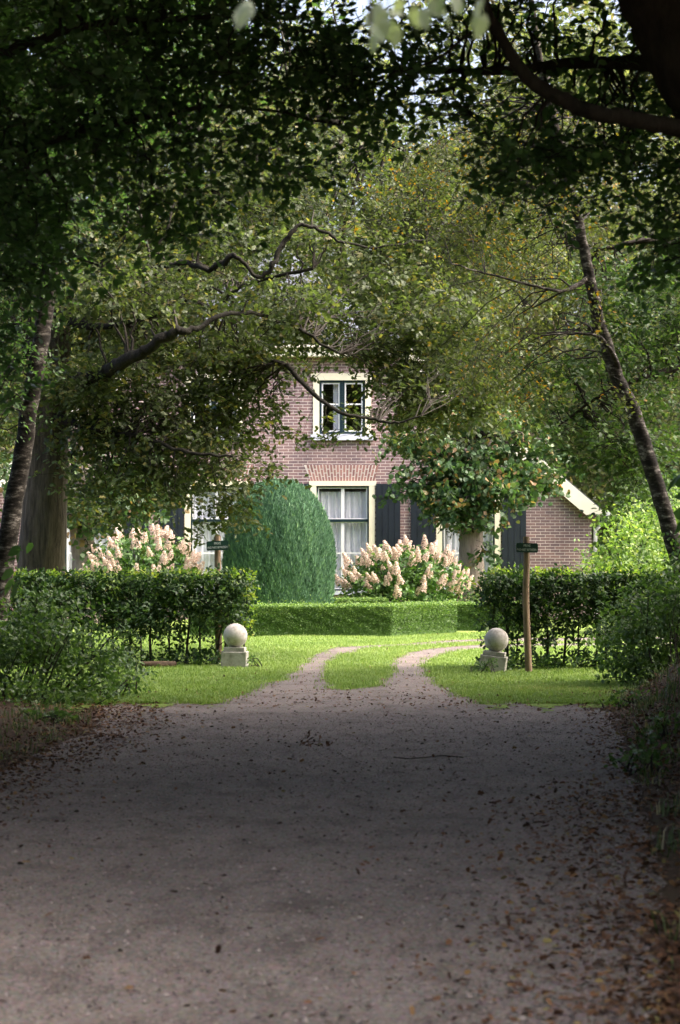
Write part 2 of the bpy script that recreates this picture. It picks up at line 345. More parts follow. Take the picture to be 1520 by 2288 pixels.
# ------------------------------------------------------------------ ground, road, lawn
def hnoise(x, y, s=1.0, k=0):
    return (np.sin(x*1.7*s+k)*np.cos(y*1.3*s-k*.7)+.5*np.sin(x*4.1*s-y*3.3*s+k*2)+.35*np.sin(x*7.9*s+y*9.1*s+k)+.2*np.sin(x*17*s-y*15*s))/2.05
RE_Y = [-50, 0, 8.4, 12, 18, 23, 26, 27.5, 30, 60]; RE_X = [1.2, .8, 1.12, 1.55, 2.15, 2.55, 2.75, 3.1, 4.6, 9]
LE_Y = [-50, 0, 8.4, 14, 18, 22, 25, 28, 60]; LE_X = [-3.4, -3.2, -2.8, -2.55, -2.35, -2.1, -2.4, -3.4, -9]
def redge(y): return np.interp(y, RE_Y, RE_X)
def ledge(y): return np.interp(y, LE_Y, LE_X)
def sstep(a, b, x):
    t = np.clip((x-a)/(b-a), 0, 1); return t*t*(3-2*t)
def height(x, y):
    dr = x-redge(y)-.05; dl = ledge(y)-x-.1
    fr = 1-sstep(26.3, 28.0, y)
    bank = .52*sstep(0, 1.1, dr)*fr*(1+.35*hnoise(x, y, .9, 2))
    fl = 1-sstep(24.5, 27.5, y)
    left = .16*sstep(0, 2.0, dl)*fl
    rough = .03*hnoise(x, y, 2.1, 5)*np.maximum(sstep(.05, .5, dr)*fr, sstep(.05, .5, dl)*fl)
    return bank+left+rough
def axis_lines(a, b, st, lo, hi):
    c = list(np.arange(a, b+1e-6, st)); o = st; x = b
    while x < hi: o *= 1.5; x = min(x+o, hi); c.append(x)
    o = st; x = a
    while x > lo: o *= 1.5; x = max(x-o, lo); c.insert(0, x)
    return np.array(c)
def grid_mesh(xs, ys, z):
    X, Yg = np.meshgrid(xs, ys); nx = len(xs)
    v = np.stack([X, Yg, z(X, Yg)], -1).reshape(-1, 3)
    i, j = np.meshgrid(np.arange(len(ys)-1), np.arange(nx-1), indexing='ij'); b = (i*nx+j).ravel()
    return v, np.stack([b, b+1, b+nx+1, b+nx], 1)
mb = MB(); v, f = grid_mesh(axis_lines(-7, 7, .11, -260, 260), axis_lines(0, 56, .14, -120, 500), height); mb.add(v, f)
tag(mb.build('ground', M['floor'], smooth=True), 'dark woodland floor with brown soil and a low bank beside the drive', 'ground', kind='structure')

def inpoly(x, y, poly):
    r = np.zeros(x.shape, bool); n = len(poly)
    for i in range(n):
        x1, y1 = poly[i]; x2, y2 = poly[(i+1) % n]
        c = ((y1 > y) != (y2 > y)) & (x < (x2-x1)*(y-y1)/(y2-y1+1e-12)+x1); r ^= c
    return r
def gpoly(pts): return [gnd(x, y) for x, y in pts]
LAWN = [gpoly([(-400, 1380), (1500, 1380), (1500, 1424), (1090, 1428), (985, 1432), (900, 1440), (820, 1443), (750, 1447), (700, 1465), (668, 1490), (652, 1505),
               (615, 1525), (560, 1543), (512, 1562), (465, 1582), (410, 1564), (350, 1586), (280, 1566), (180, 1590), (-400, 1600)]),
        gpoly([(775, 1545), (745, 1538), (727, 1512), (733, 1482), (765, 1464), (830, 1449), (900, 1445), (1000, 1440), (1090, 1436), (1600, 1432), (1600, 1436), (1090, 1440), (1010, 1445), (940, 1453), (890, 1467),
               (872, 1486), (876, 1508), (845, 1527), (805, 1542)]),
        gpoly([(1600, 1441), (1090, 1449), (1010, 1458), (962, 1474), (948, 1490), (962, 1512), (1000, 1540), (1050, 1560), (1105, 1584), (1160, 1566), (1215, 1594), (1275, 1570), (1330, 1590), (1400, 1568), (1700, 1560)])]
def is_lawn(x, y):
    dx = .14*hnoise(x, y, 2.3, 1)+.08*hnoise(x, y, 7, 3); kf = .30+.70*(1-sstep(27.5, 31, y)); dx = dx*(.5+.5*kf); dy = (.65*hnoise(x, y, 1.7, 4)+.40*hnoise(x, y, 8, 6))*kf
    r = np.zeros(x.shape, bool)
    for p in LAWN: r |= inpoly(x+dx, y+dy, p)
    return r
# road: a jagged-edged sheet between the two verges, running on under the lawn's wheel tracks
mb = MB(); ys = np.arange(-20, 52, .12); us = np.linspace(0, 1, 40)
U, Yg = np.meshgrid(us, ys); l = np.maximum(ledge(Yg), -6.8)+.12*hnoise(Yg, Yg*.7, 3, 1)+.0*U; r_ = np.minimum(redge(Yg), 6.8)-.05+.10*hnoise(Yg, Yg*.6, 3, 4)
X = l+(r_-l)*U; v = np.stack([X, Yg, np.full_like(X, .006)], -1).reshape(-1, 3)
i, j = np.meshgrid(np.arange(len(ys)-1), np.arange(39), indexing='ij'); b = (i*40+j).ravel()
mb.add(v, np.stack([b, b+1, b+41, b+40], 1))
tag(mb.build('road', M['gravel']), 'pinkish grey gravel drive running to the garden and forking into two wheel tracks', 'road', kind='structure')
xs = np.arange(-6.6, 6.6, .05); ys = np.arange(21.5, 53.5, .06); v, f = grid_mesh(xs, ys, lambda x, y: .012+.006*hnoise(x, y, 3))
cen = v[f].mean(1); keep = is_lawn(cen[:, 0], cen[:, 1]); mb = MB(); mb.add(v, f[keep])
tag(mb.build('lawn', M['lawn'], smooth=True), 'bright mown lawn around the wheel tracks in front of the house', 'lawn', kind='structure')
# grass blades
def blades(mb, p, h, wd, lean=.35, g=rng, mi=0, tone=None):
    n = len(p); th = g.random(n)*2*np.pi; d = np.stack([np.cos(th), np.sin(th), 0*th], 1); s = np.stack([-np.sin(th), np.cos(th), 0*th], 1)
    h = h[:, None]; wd = wd[:, None]; ln = g.random((n, 1))*lean
    m1 = p+[0, 0, 1]*h*.55+d*h*ln*.35; tip = p+[0, 0, 1]*h*(1-.4*ln)+d*h*ln
    v = np.stack([p-s*wd, p+s*wd, m1+s*wd*.8, m1-s*wd*.8, tip], 1)
    k = np.repeat(g.random(n) if tone is None else np.clip(tone+g.normal(size=n)*.2, 0, 1), 5); b = np.arange(n)[:, None]*5
    mb.add(v.reshape(-1, 3), np.concatenate([b+[[0, 1, 2, 3]]], 0), mi, k)
    mb.add(v.reshape(-1, 3), np.concatenate([b+[[3, 2, 4]]], 0), mi, k)
g = np.random.default_rng(3)
N_ = 330000; x = g.uniform(-6, 6, N_); y = 25+(g.random(N_)**1.5)*20; k = is_lawn(x+g.normal(size=N_)*.07, y+g.normal(size=N_)*.22) & (np.abs(x/y) < .15)
x, y = x[k], y[k]; p = np.stack([x, y, np.full_like(x, .01)], 1); mb = MB()
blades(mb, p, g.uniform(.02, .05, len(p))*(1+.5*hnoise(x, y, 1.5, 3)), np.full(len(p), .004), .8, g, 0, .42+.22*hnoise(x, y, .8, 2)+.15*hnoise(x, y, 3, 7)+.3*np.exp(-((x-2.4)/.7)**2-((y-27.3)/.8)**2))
tag(mb.build('grass', M['grass']), 'short bright green blades of the mown lawn', 'grass', kind='stuff')

# ------------------------------------------------------------------ the brick house
YH = 53.0
def hx(px): return (px-760)/F*YH
def hz(py): return H-(py-HZ)/F*YH
XL, XR, XC = hx(-76), hx(1322), hx(623)
BASE = (XC, YH, 0)
house = thing('brick_house', 'brown brick house with cream window frames, dark shutters and a cream barge board', 'house', BASE)
def hb(mbx, name, mats, parent=house, smooth=False, label=None):
    o = mbx.build(name, mats, parent, BASE if parent is house else None, smooth)
    if label: o['label'] = label
    return o
SL = .85; EZ = hz(1151)-.1; TOPZ = hz(786)                  # gable slope, eave height at the corner, half-hip eave height
def rooft(x): return min(EZ+SL*(XR-x) if x > XC else EZ+SL*(x-XL), TOPZ)
GW = [204, 485, 766, 1047]; UW = [478, 765]
opens = [(hx(c-72), hx(c+72), hz(1320), hz(1075)) for c in GW]+[(hx(c-65), hx(c+65), hz(970), hz(836)) for c in UW]
xt = XR-(TOPZ-EZ)/SL; xt2 = XL+(TOPZ-EZ)/SL
cuts = sorted({XL, XR, xt, xt2, *[o[0] for o in opens], *[o[1] for o in opens]})
mb = MB()
for a, b in zip(cuts[:-1], cuts[1:]):
    mid = (a+b)/2; z = 0.0
    for o in sorted([o for o in opens if o[0]-1e-6 <= mid <= o[1]], key=lambda o: o[2]):
        mb.add([(a, YH, z), (b, YH, z), (b, YH, o[2]), (a, YH, o[2])], [(0, 1, 2, 3)]); z = o[3]
    mb.add([(a, YH, z), (b, YH, z), (b, YH, rooft(b)), (a, YH, rooft(a))], [(0, 1, 2, 3)])
for o in opens:                                              # reveals
    x0, x1, z0, z1 = o; y1 = YH+.25
    mb.add([(x0, YH, z0), (x0, y1, z0), (x0, y1, z1), (x0, YH, z1)], [(0, 1, 2, 3)])
    mb.add([(x1, YH, z0), (x1, YH, z1), (x1, y1, z1), (x1, y1, z0)], [(0, 1, 2, 3)])
    mb.add([(x0, YH, z1), (x0, y1, z1), (x1, y1, z1), (x1, YH, z1)], [(0, 1, 2, 3)])
    mb.add([(x0, YH, z0), (x1, YH, z0), (x1, y1, z0), (x0, y1, z0)], [(0, 1, 2, 3)])
YB = YH+12
mb.add([(XL, YH, 0), (XL, YB, 0), (XL, YB, EZ), (XL, YH, EZ)], [(0, 3, 2, 1)])
mb.add([(XR, YH, 0), (XR, YB, 0), (XR, YB, EZ), (XR, YH, EZ)], [(0, 1, 2, 3)])
rz = EZ+SL*(XR-XC)
mb.add([(XL, YB, 0), (XR, YB, 0), (XR, YB, EZ), (XC, YB, rz-.05), (XL, YB, EZ)], [(0, 4, 3, 2, 1)])
hb(mb, 'wall', M['brick'])
# roof: two slopes with a half hip over the front gable
mb = MB(); ov = .25; yf = YH-.15; th = .14
ze = EZ-ov*SL+.40; xo = XR+ov; xo2 = XL-ov
def rp(x): return ze+SL*(xo-x)
zt = TOPZ+.30; xE = xo-(zt-ze)/SL; ridge = rp(XC); yD = yf+(ridge-zt)/1.1
def slab(pts):
    n = len(pts); v = list(pts)+[(x, y, z-th) for x, y, z in pts]
    mb.add(v, [tuple(range(n))]); mb.add(v, [tuple(range(n, 2*n))[::-1]])
    mb.add(v, [(i, n+i, n+(i+1) % n, (i+1) % n) for i in range(n)])
slab([(xo, yf, ze), (xo, YB+.2, ze), (XC, YB+.2, ridge), (XC, yD, ridge), (xE, yf, zt)])
slab([(xo2, yf, ze), (2*XC-xE, yf, zt), (XC, yD, ridge), (XC, YB+.2, ridge), (xo2, YB+.2, ze)])
slab([(xE, yf-.02, zt+.01), (XC, yD, ridge+.01), (2*XC-xE, yf-.02, zt+.01)])
hb(mb, 'roof', M['tile'])
for sgn in (1, -1):                                          # barge boards
    X = lambda x: XC+sgn*(x-XC)
    x1, z1 = hx(1308), hz(1151); x2 = xo-.02; x3 = xE+.05
    poly = [(X(x1), z1), (X(x2), z1+.02), (X(x2), ze-.01), (X(x3), ze-.03+SL*(xo-x3)), (X(x3), z1+SL*(x1-x3))]
    if sgn < 0: poly = poly[::-1]
    mb = MB(); mb.prism(poly, YH-.20, YH-.155); b_ = hb(mb, 'barge_board', M['barge'])
    mb = MB(); mb.tube([(X(x2)+sgn*.09, YH-.2, ze-.06), (X(x2)+sgn*.09, YB, ze-.06)], .06, 8); hb(mb, 'gutter', M['white'])
    mb = MB(); xd = XR+.09
    mb.tube([(X(xo+.06), YH+.1, ze-.06), (X(xo+.02), YH+.1, ze-.22), (X(xd), YH+.1, ze-.42), (X(xd), YH+.1, .02)], .045, 8); hb(mb, 'downpipe', M['white'], smooth=True)
mb = MB(); mb.box(2*XC-xE+.06, xE-.06, YH-.27, YH-.02, hz(798), hz(779)); mb.box(2*XC-xE-.0, xE+.0, YH-.33, YH-.17, hz(779)+.002, hz(773)); hb(mb, 'cornice', M['barge'])
mb = MB()
th_ = np.linspace(0, np.pi, 9); ob = at(1250, 1089, YH-.24)
mb.tube([ob+[0, 0, -.062*math.cos(a)] for a in th_], [max(.002, .062*math.sin(a)) for a in th_], 12); mb.tube([ob, ob+[0, .09, 0]], .02, 6)
hb(mb, 'round_ornament', M['orange'], smooth=True, label='orange round ornament on the cream barge board')

def framebox(mbx, x0, x1, z0, z1, wd, y0, y1, bottom=True):
    mbx.box(x0, x0+wd, y0, y1, z0, z1); mbx.box(x1-wd, x1, y0, y1, z0, z1)
    mbx.box(x0+wd, x1-wd, y0, y1, z1-wd, z1)
    if bottom: mbx.box(x0+wd, x1-wd, y0, y1, z0, z0+wd)
def curtain(mbx, x0, x1, z0, z1, y, k):
    xs = np.linspace(x0, x1, 90); t = np.linspace(0, 1, 90)
    yy = y+.035*np.sin(xs*46+k)+.02*np.sin(xs*83+k*2)+.01*np.sin(xs*29)
    v = np.concatenate([np.stack([xs, yy, np.full(90, z0)], 1), np.stack([xs, yy*.0+y+(yy-y)*.5, np.full(90, z1)], 1)])
    i = np.arange(89); mbx.add(v, np.stack([i, i+1, i+91, i+90], 1))
for n_, c in enumerate(GW):
    x0, x1, z0, z1 = hx(c-72), hx(c+72), hz(1320), hz(1075); q = .008
    mb = MB(); fw = .125
    mb.box(x0+q*0, x0+fw, YH-.03, YH+.12, z0, z1-fw*.8); mb.box(x1-fw, x1, YH-.03, YH+.12, z0, z1-fw*.8); mb.box(x0-.03, x1+.03, YH-.035, YH+.12, z1-fw*.8, z1)
    win = hb(mb, 'window', M['cream']); win['label'] = 'tall ground floor window with white glazing bars and net curtains'
    ax0, ax1, az1 = x0+fw, x1-fw, z1-fw*.8; tz = hz(1163)
    mb = MB(); framebox(mb, ax0, ax1, z0, az1, .035, YH+.01, YH+.09); mb.box(ax0+.035, ax1-.035, YH+.005, YH+.09, tz-.028, tz+.028)
    def sub(mbx, name, mm, sm=False):
        o = mbx.build(name, mm, win, BASE, sm); return o
    sub(mb, 'sash', M['sash'])
    mb = MB(); i0, i1 = ax0+.035, ax1-.035
    framebox(mb, i0, i1, tz+.028, az1-.035, .022, YH+.03, YH+.075); framebox(mb, i0, i1, z0+.035, tz-.028, .022, YH+.03, YH+.075)
    mx_ = (i0+i1)/2; mb.box(mx_-.035, mx_+.035, YH+.035, YH+.07, tz+.05, az1-.057); mb.box(mx_-.035, mx_+.035, YH+.035, YH+.07, z0+.057, tz-.05)
    zz = hz(1236); mb.box(i0+.022, mx_-.036, YH+.035, YH+.07, zz-.016, zz+.016); mb.box(mx_+.036, i1-.022, YH+.035, YH+.07, zz-.016, zz+.016)
    sub(mb, 'glazing_bars', M['white'])
    mb = MB(); mb.add([(i0, YH+.06, z0+.03), (i1, YH+.06, z0+.03), (i1, YH+.06, az1-.03), (i0, YH+.06, az1-.03)], [(0, 1, 2, 3)]); sub(mb, 'pane', M['glass'])
    mb = MB(); curtain(mb, i0-.02, i1+.02, z0+.05, az1-.12, YH+.15, n_*1.7); sub(mb, 'curtain', M['curtain'], True)
    mb = MB(); mb.box(x0-.04, x1+.04, YH-.09, YH+.13, z0-.085, z0-.002); sub(mb, 'sill', M['sill'])
    # shutters
    for sx, a, b in ((-1, c-72-58, c-72-1), (1, c+72+1, c+72+58)):
        s0, s1 = hx(a)+.012, hx(b)-.012; mb = MB(); w_ = (s1-s0)/4
        for i in range(4): mb.box(s0+i*w_+.004, s0+(i+1)*w_-.004, YH-.055, YH-.02, z0+.02, hz(1081))
        mb.box(s0, s1, YH-.022, YH-.008, z0+.03, hz(1082))
        sh = hb(mb, 'shutter', M['shutter'])
        for zz in (hz(1112), hz(1285)):
            mb = MB(); mb.box(s0+.01, s1+.0, YH-.066, YH-.056, zz-.02, zz+.02); mb.build('strap_hinge', M['iron'], sh, BASE)
    # flat arch of standing bricks
    mb = MB(); mb.add([(hx(c-86.5), YH-.003, hz(1039)), (hx(c+77.5), YH-.003, hz(1039)), (hx(c+72), YH-.003, z1+.004), (hx(c-72), YH-.003, z1+.004)], [(3, 2, 1, 0)], 1)
    NB = 22
    for i in range(NB):
        for (ta, tb) in (((0, .47), (.53, 1)) if i % 2 else ((0, .25), (.31, .71))) + (() if i % 2 else ((.77, 1),)):
            pts = []
            for u, tt_ in ((i+.17, ta), (i+.83, ta), (i+.83, tb), (i+.17, tb)):
                xb = -72+144*u/NB; xtp = -82+164*u/NB; pts.append((hx(c+xb+(xtp-xb)*tt_), z1+.006+(hz(1039)-z1-.006)*tt_))
            mb.prism(pts, YH-.008, YH-.004, 0, rng.random())
    hb(mb, 'flat_arch', [M['arch_brick'], M['mortar']])
for c in UW:
    x0, x1, z0, z1 = hx(c-65), hx(c+65), hz(970), hz(836); fw = .13
    mb = MB(); mb.box(x0, x0+fw, YH-.03, YH+.12, z0, z1-fw); mb.box(x1-fw, x1, YH-.03, YH+.12, z0, z1-fw); mb.box(x0-.05, x1+.05, YH-.05, YH+.12, z1-fw, z1+.02)
    win = hb(mb, 'window', M['cream']); win['label'] = 'upper casement window with two dark framed leaves'
    a0, a1, a2 = x0+fw, x1-fw, z1-fw; mc = (a0+a1)/2
    mb = MB(); framebox(mb, a0, mc-.002, z0, a2, .05, YH+.0, YH+.08); framebox(mb, mc+.002, a1, z0, a2, .05, YH+.003, YH+.08); win2 = win
    mb.build('sash', M['sash'], win, BASE)
    mb = MB(); tz = hz(903)
    for p0, p1 in ((a0+.05, mc-.052), (mc+.052, a1-.05)):
        framebox(mb, p0, p1, z0+.05, a2-.05, .03, YH+.02, YH+.07); mb.box(p0+.03, p1-.03, YH+.025, YH+.065, tz-.016, tz+.016)
    mb.build('glazing_bars', M['white'], win, BASE)
    mb = MB(); mb.add([(a0+.04, YH+.05, z0+.04), (a1-.04, YH+.05, z0+.04), (a1-.04, YH+.05, a2-.04), (a0+.04, YH+.05, a2-.04)], [(0, 1, 2, 3)]); mb.build('pane', M['glass'], win, BASE)
    mb = MB(); curtain(mb, mc-.19, mc-.04, z0+.05, a2-.06, YH+.16, 1); mb.build('curtain', M['curtain'], win, BASE, True)
    mb = MB(); mb.box(x0-.05, x1+.05, YH-.10, YH+.13, z0-.13, z0-.002); mb.build('sill', M['sill'], win, BASE)
for px, y0, y1 in ((610, 1035, 1066), (897, 1070, 1092), (330, 1035, 1066)):
    mb = MB(); mb.tube([at(px, y1, YH-.03), at(px, y0, YH-.03)], .018, 6); hb(mb, 'wall_anchor', M['iron'])

# ------------------------------------------------------------------ stone balls on pedestals
def sphere_mb(mbx, c, r, nu=40, nv=20, wob=0):
    th = np.linspace(0, np.pi, nv+1)
    mbx.tube([(c[0], c[1], c[2]-r*math.cos(a)) for a in th], [max(.0015, r*math.sin(a)) for a in th], nu)
def bevel_mesh(o, wd, seg=2):
    m_ = o.modifiers.new('bevel', 'BEVEL'); m_.width = wd; m_.segments = seg
def ornament(px, pyb, Y, ph, pw, lean, yaw, label):
    X, _, _ = at(px, pyb, Y); t = thing('stone_ball_ornament', label, 'garden ornament', (X, Y, 0), 'stone balls flanking the drive entrance')
    t.rotation_euler = (0, lean, yaw); hw = pw/2; hd = hw*.96
    b = MB(); b.box(-hw, hw, -hd, hd, -.04, ph*.80); pd = b.build('pedestal', M['stone'], t); bevel_mesh(pd, .008)
    b = MB(); b.box(-hw*.84, hw*.84, -hd*.84, hd*.84, ph*.80+.001, ph); cap = b.build('cap', M['stone'], pd); bevel_mesh(cap, .006)
    b = MB(); r = 27*sc(Y)*1.0; sphere_mb(b, (hw*.02, 0, ph+r*.965), r); b.build('ball', M['ball_stone'], t, smooth=True)
    return t
ornament(525, 1492, 32.4, .275, 56*sc(32.4), R(0.5), R(-4), 'upright pale stone ball on a square pedestal at the left hedge end')
ornament(1100, 1505, 31.4, .265, 58*sc(31.4), R(7), R(-8), 'leaning stone ball on a tilted weathered pedestal at the right hedge end')

# ------------------------------------------------------------------ sign posts
def text_mb(body, size):
    cu = bpy.data.curves.new('txt', 'FONT'); cu.body = body; cu.size = size; cu.align_x = 'CENTER'; cu.align_y = 'CENTER'; cu.extrude = .0012
    o = bpy.data.objects.new('txt', cu); C.objects.link(o); dg = bpy.context.evaluated_depsgraph_get()
    me = bpy.data.meshes.new_from_object(o.evaluated_get(dg)); bpy.data.objects.remove(o); return me
def signpost(rows, sx, sy, Y, tilt, label):
    bx = at(rows[-1][0], rows[-1][1], Y); t = thing('sign_post', label, 'sign post', (bx[0], Y, 0), 'wooden posts with green notice boards')
    p = ppath([(x, y, Y, r) for x, y, r in rows], n=5); p[-1, 2] = -.05
    b = MB(); b.tube(p[:, :3], p[:, 3], 12, rough=.03); b.build('post', M['post_wood'], t, (bx[0], Y, 0), True)
    c = at(sx, sy, Y); w2, h2 = 24.5*sc(Y), 10.5*sc(Y); rr = .018
    pts = []
    for cx_, cz_, a0 in ((w2-rr, h2-rr, 0), (-w2+rr, h2-rr, 90), (-w2+rr, -h2+rr, 180), (w2-rr, -h2+rr, 270)):
        for a in (0, 30, 60, 90): pts.append((cx_+rr*math.cos(R(a0+a)), cz_+rr*math.sin(R(a0+a))))
    b = MB(); b.prism(pts[::-1], -.006, .006); s = b.build('sign_board', M['sign_green'], t)
    s.location = (c[0]-bx[0], -9*sc(Y)-.012, c[2]); s.rotation_euler = (0, R(tilt), 0)
    for body, size, dz, wmax in (('PRIVÉ', 5.6, 4.6, 15), ('PAD NIET BETREDEN', 5.2, -4.4, 44)):
        me = text_mb(body, size*sc(Y)*1.35); o = bpy.data.objects.new('lettering', me); C.objects.link(o); me.materials.clear(); me.materials.append(M['letter'])
        o.parent = s; o.rotation_euler = (R(90), 0, 0); o.location = (0, -.0085, dz*sc(Y))
        wd = max(v.co.x for v in me.vertices)-min(v.co.x for v in me.vertices); o.scale = (wmax*sc(Y)/wd, 1, 1)
signpost([(1176, 1199, 7), (1177, 1260, 7), (1175, 1330, 7.5), (1178, 1420, 7.5), (1182, 1507, 8)], 1177, 1224, 31.2, 1, 'weathered slim wooden post with green notice board in front of right hedge')
signpost([(486, 1197, 7), (487, 1300, 7.5), (489, 1493, 8)], 487, 1219, 33.3, -3, 'wooden post with green notice board inside left hedge end')
# log
p = path([[*at(318, 1494, 32.3), .045], [*at(350, 1491, 32.3), .05], [*at(392, 1488, 32.4), .045]], n=5); p[:, 2] = .05
mb = MB(); mb.tube(p[:, :3], p[:, 3], 10, rough=.05); tag(mb.build('log', M['log_wood'], smooth=True), 'brown log lying on the lawn at the foot of left hedge', 'log')
# fallen twigs
mb = MB(); a = gnd(705, 1668); cl = np.array([a[0], a[1], .03])+np.random.default_rng(5).normal(size=(9, 3))*[.07, .08, .015]
clumps(mb, cl, 6, .05, .12, .3, mi=0, twig=1); tag(mb.build('fallen_twig', M['litter']), 'small clump of dead leaves lying in the middle of the drive', 'twig')
mb = MB(); q = [gnd(x, y) for x, y in ((880, 1697), (915, 1700), (950, 1697), (990, 1693), (1035, 1697))]
mb.tube([(x, y, .016) for x, y in q], .004, 5, rough=.2); tag(mb.build('fallen_twig', M['twig']), 'long thin bare twig lying across the drive', 'twig')

# ------------------------------------------------------------------ clipped plants in the garden
def box_hedge(pts, hgt, wd, label, n, seed):
    """clipped low hedge along ground points: a dark core and thousands of small leaf faces on its skin"""
    g = np.random.default_rng(seed); P = np.array(pts, float); base = (*P.mean(0), 0); t = thing('box_hedge', label, 'hedge', base, 'low clipped box hedges')
    core = MB(); lf = MB(); ln = np.linalg.norm(np.diff(P, axis=0), axis=1); tot = ln.sum()
    dirs = norm(np.diff(P, axis=0)); nrm = np.stack([-dirs[:, 1], dirs[:, 0]], 1)
    vn = np.vstack([nrm[:1], norm(nrm[:-1]+nrm[1:]), nrm[-1:]])
    for i in range(len(P)-1):
        a, b, na, nb = P[i], P[i+1], vn[i]*(wd/2-.03), vn[i+1]*(wd/2-.03)
        v = [(*(a+na), 0), (*(a-na), 0), (*(b-nb), 0), (*(b+nb), 0)]; v += [(x, y, hgt-.03) for x, y, _ in v]
        core.add(v, [(4, 5, 6, 7), (0, 1, 5, 4), (1, 2, 6, 5), (2, 3, 7, 6), (3, 0, 4, 7)])
        m = int(n*ln[i]/tot); u = g.random(m); q = a+(b-a)*u[:, None]; nn = na+(nb-na)*u[:, None]; nn = norm(nn)
        face = g.choice(3, m, p=[.30, .48, .22]); off = np.where(face == 0, g.uniform(-1, 1, m), np.where(face == 1, -1, 1))*wd/2
        z = np.where(face == 0, hgt, hgt*np.sqrt(g.random(m)))+g.normal(size=m)*(.014+.05*(g.random(m) > .96))
        lump = .03*hnoise(q[:, 0]*2+z*2, q[:, 1]*2-z*3, 2, seed)
        pos = np.stack([q[:, 0]+nn[:, 0]*(off+np.sign(off)*lump), q[:, 1]+nn[:, 1]*(off+np.sign(off)*lump), z+lump*(face == 0)], 1)
        N3 = np.stack([nn[:, 0]*np.sign(off), nn[:, 1]*np.sign(off), 0*off], 1); N3[face == 0] = [0, 0, 1]
        ax = N3*.35+[0, 0, .12]+g.normal(size=(m, 3))*.7
        leaves(lf, pos, ax, N3+g.normal(size=(m, 3))*.6, g.uniform(.020, .038, m), 'oval', 0, np.clip(g.random(m)*.75+.25*(z/hgt)**4, 0, 1), g)  # tint lightened towards the top: light put into the leaf colour
    for e, d in ((P[0], -dirs[0]), (P[-1], dirs[-1])):
        m = int(n*.5*wd/tot); nn = np.array([-d[1], d[0]]); q = e+nn*g.uniform(-1, 1, (m, 1))*wd/2
        pos = np.stack([q[:, 0], q[:, 1], hgt*g.random(m)], 1); N3 = np.array([d[0], d[1], 0])+g.normal(size=(m, 3))*.7
        leaves(lf, pos, N3*.5+[0, 0, .6], N3, g.uniform(.025, .05, m), 'rhomb', 0, g.random(m)*.8, g)
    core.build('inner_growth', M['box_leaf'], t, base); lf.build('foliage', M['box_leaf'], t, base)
def G2(px, py): x, y = gnd(px, py); return (x, y)
box_hedge([(-2.6, 43.75), (.72, 43.75), (1.78, 45.3)], .53, .75, 'long low clipped box hedge with rounded corner in front of dome topiary', 56000, 11)
box_hedge([(1.75, 46.6), (3.6, 46.6)], .50, .75, 'short low clipped box hedge behind right end of long one', 19000, 12)
box_hedge([(-.1, 48.3), (.9, 48.3)], .55, .6, 'small piece of box hedge between dome topiary and pink hydrangea', 7000, 13)

# dome topiary
g = np.random.default_rng(21); YT = 47.2; cx, _, _ = at(623, 1300, YT); HT = 2.80; RT = 125*sc(YT)
t = thing('dome_topiary', 'tall blue green dome shaped clipped conifer beside centre window', 'topiary', (cx, YT, 0))
def dome_r(z):                                              # profile: almost cylindrical below, round on top
    u = np.clip(z/HT, 0, 1); return RT*np.where(u < .42, .93+.07*u/.42, np.sqrt(np.maximum(0, 1-((u-.42)/.58)**2.25)))
mb = MB(); zs = np.linspace(0, HT-.06, 26); mb.tube([(cx, YT, z) for z in zs], dome_r(zs)*.955+.002, 40); mb.build('inner_growth', M['conifer'], t, (cx, YT, 0), True)
n = 130000; z = g.random(n)**.9*HT*.999; th_ = g.random(n)*2*np.pi
k = g.random(n) < (.25+.75*np.clip(dome_r(z)/RT, 0, 1)); z, th_ = z[k], th_[k]; n = len(z)
e = .03; sl_ = (dome_r(z+e)-dome_r(z-e))/(2*e); o3 = norm(np.stack([np.cos(th_), np.sin(th_), -np.clip(sl_, -6, 1)], 1))
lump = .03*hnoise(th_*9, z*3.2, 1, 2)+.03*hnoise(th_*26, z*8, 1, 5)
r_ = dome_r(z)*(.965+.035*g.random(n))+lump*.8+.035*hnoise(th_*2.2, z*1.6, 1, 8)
pos = np.stack([cx+np.cos(th_)*r_, YT+np.sin(th_)*r_, z], 1)
ax = np.array([0, 0, 1.0])+o3*.35+g.normal(size=(n, 3))*.22
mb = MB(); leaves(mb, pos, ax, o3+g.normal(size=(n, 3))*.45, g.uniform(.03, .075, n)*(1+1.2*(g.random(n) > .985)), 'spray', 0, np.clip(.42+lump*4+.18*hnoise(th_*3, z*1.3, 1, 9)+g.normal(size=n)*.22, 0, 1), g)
mb.build('foliage', M['conifer'], t, (cx, YT, 0))

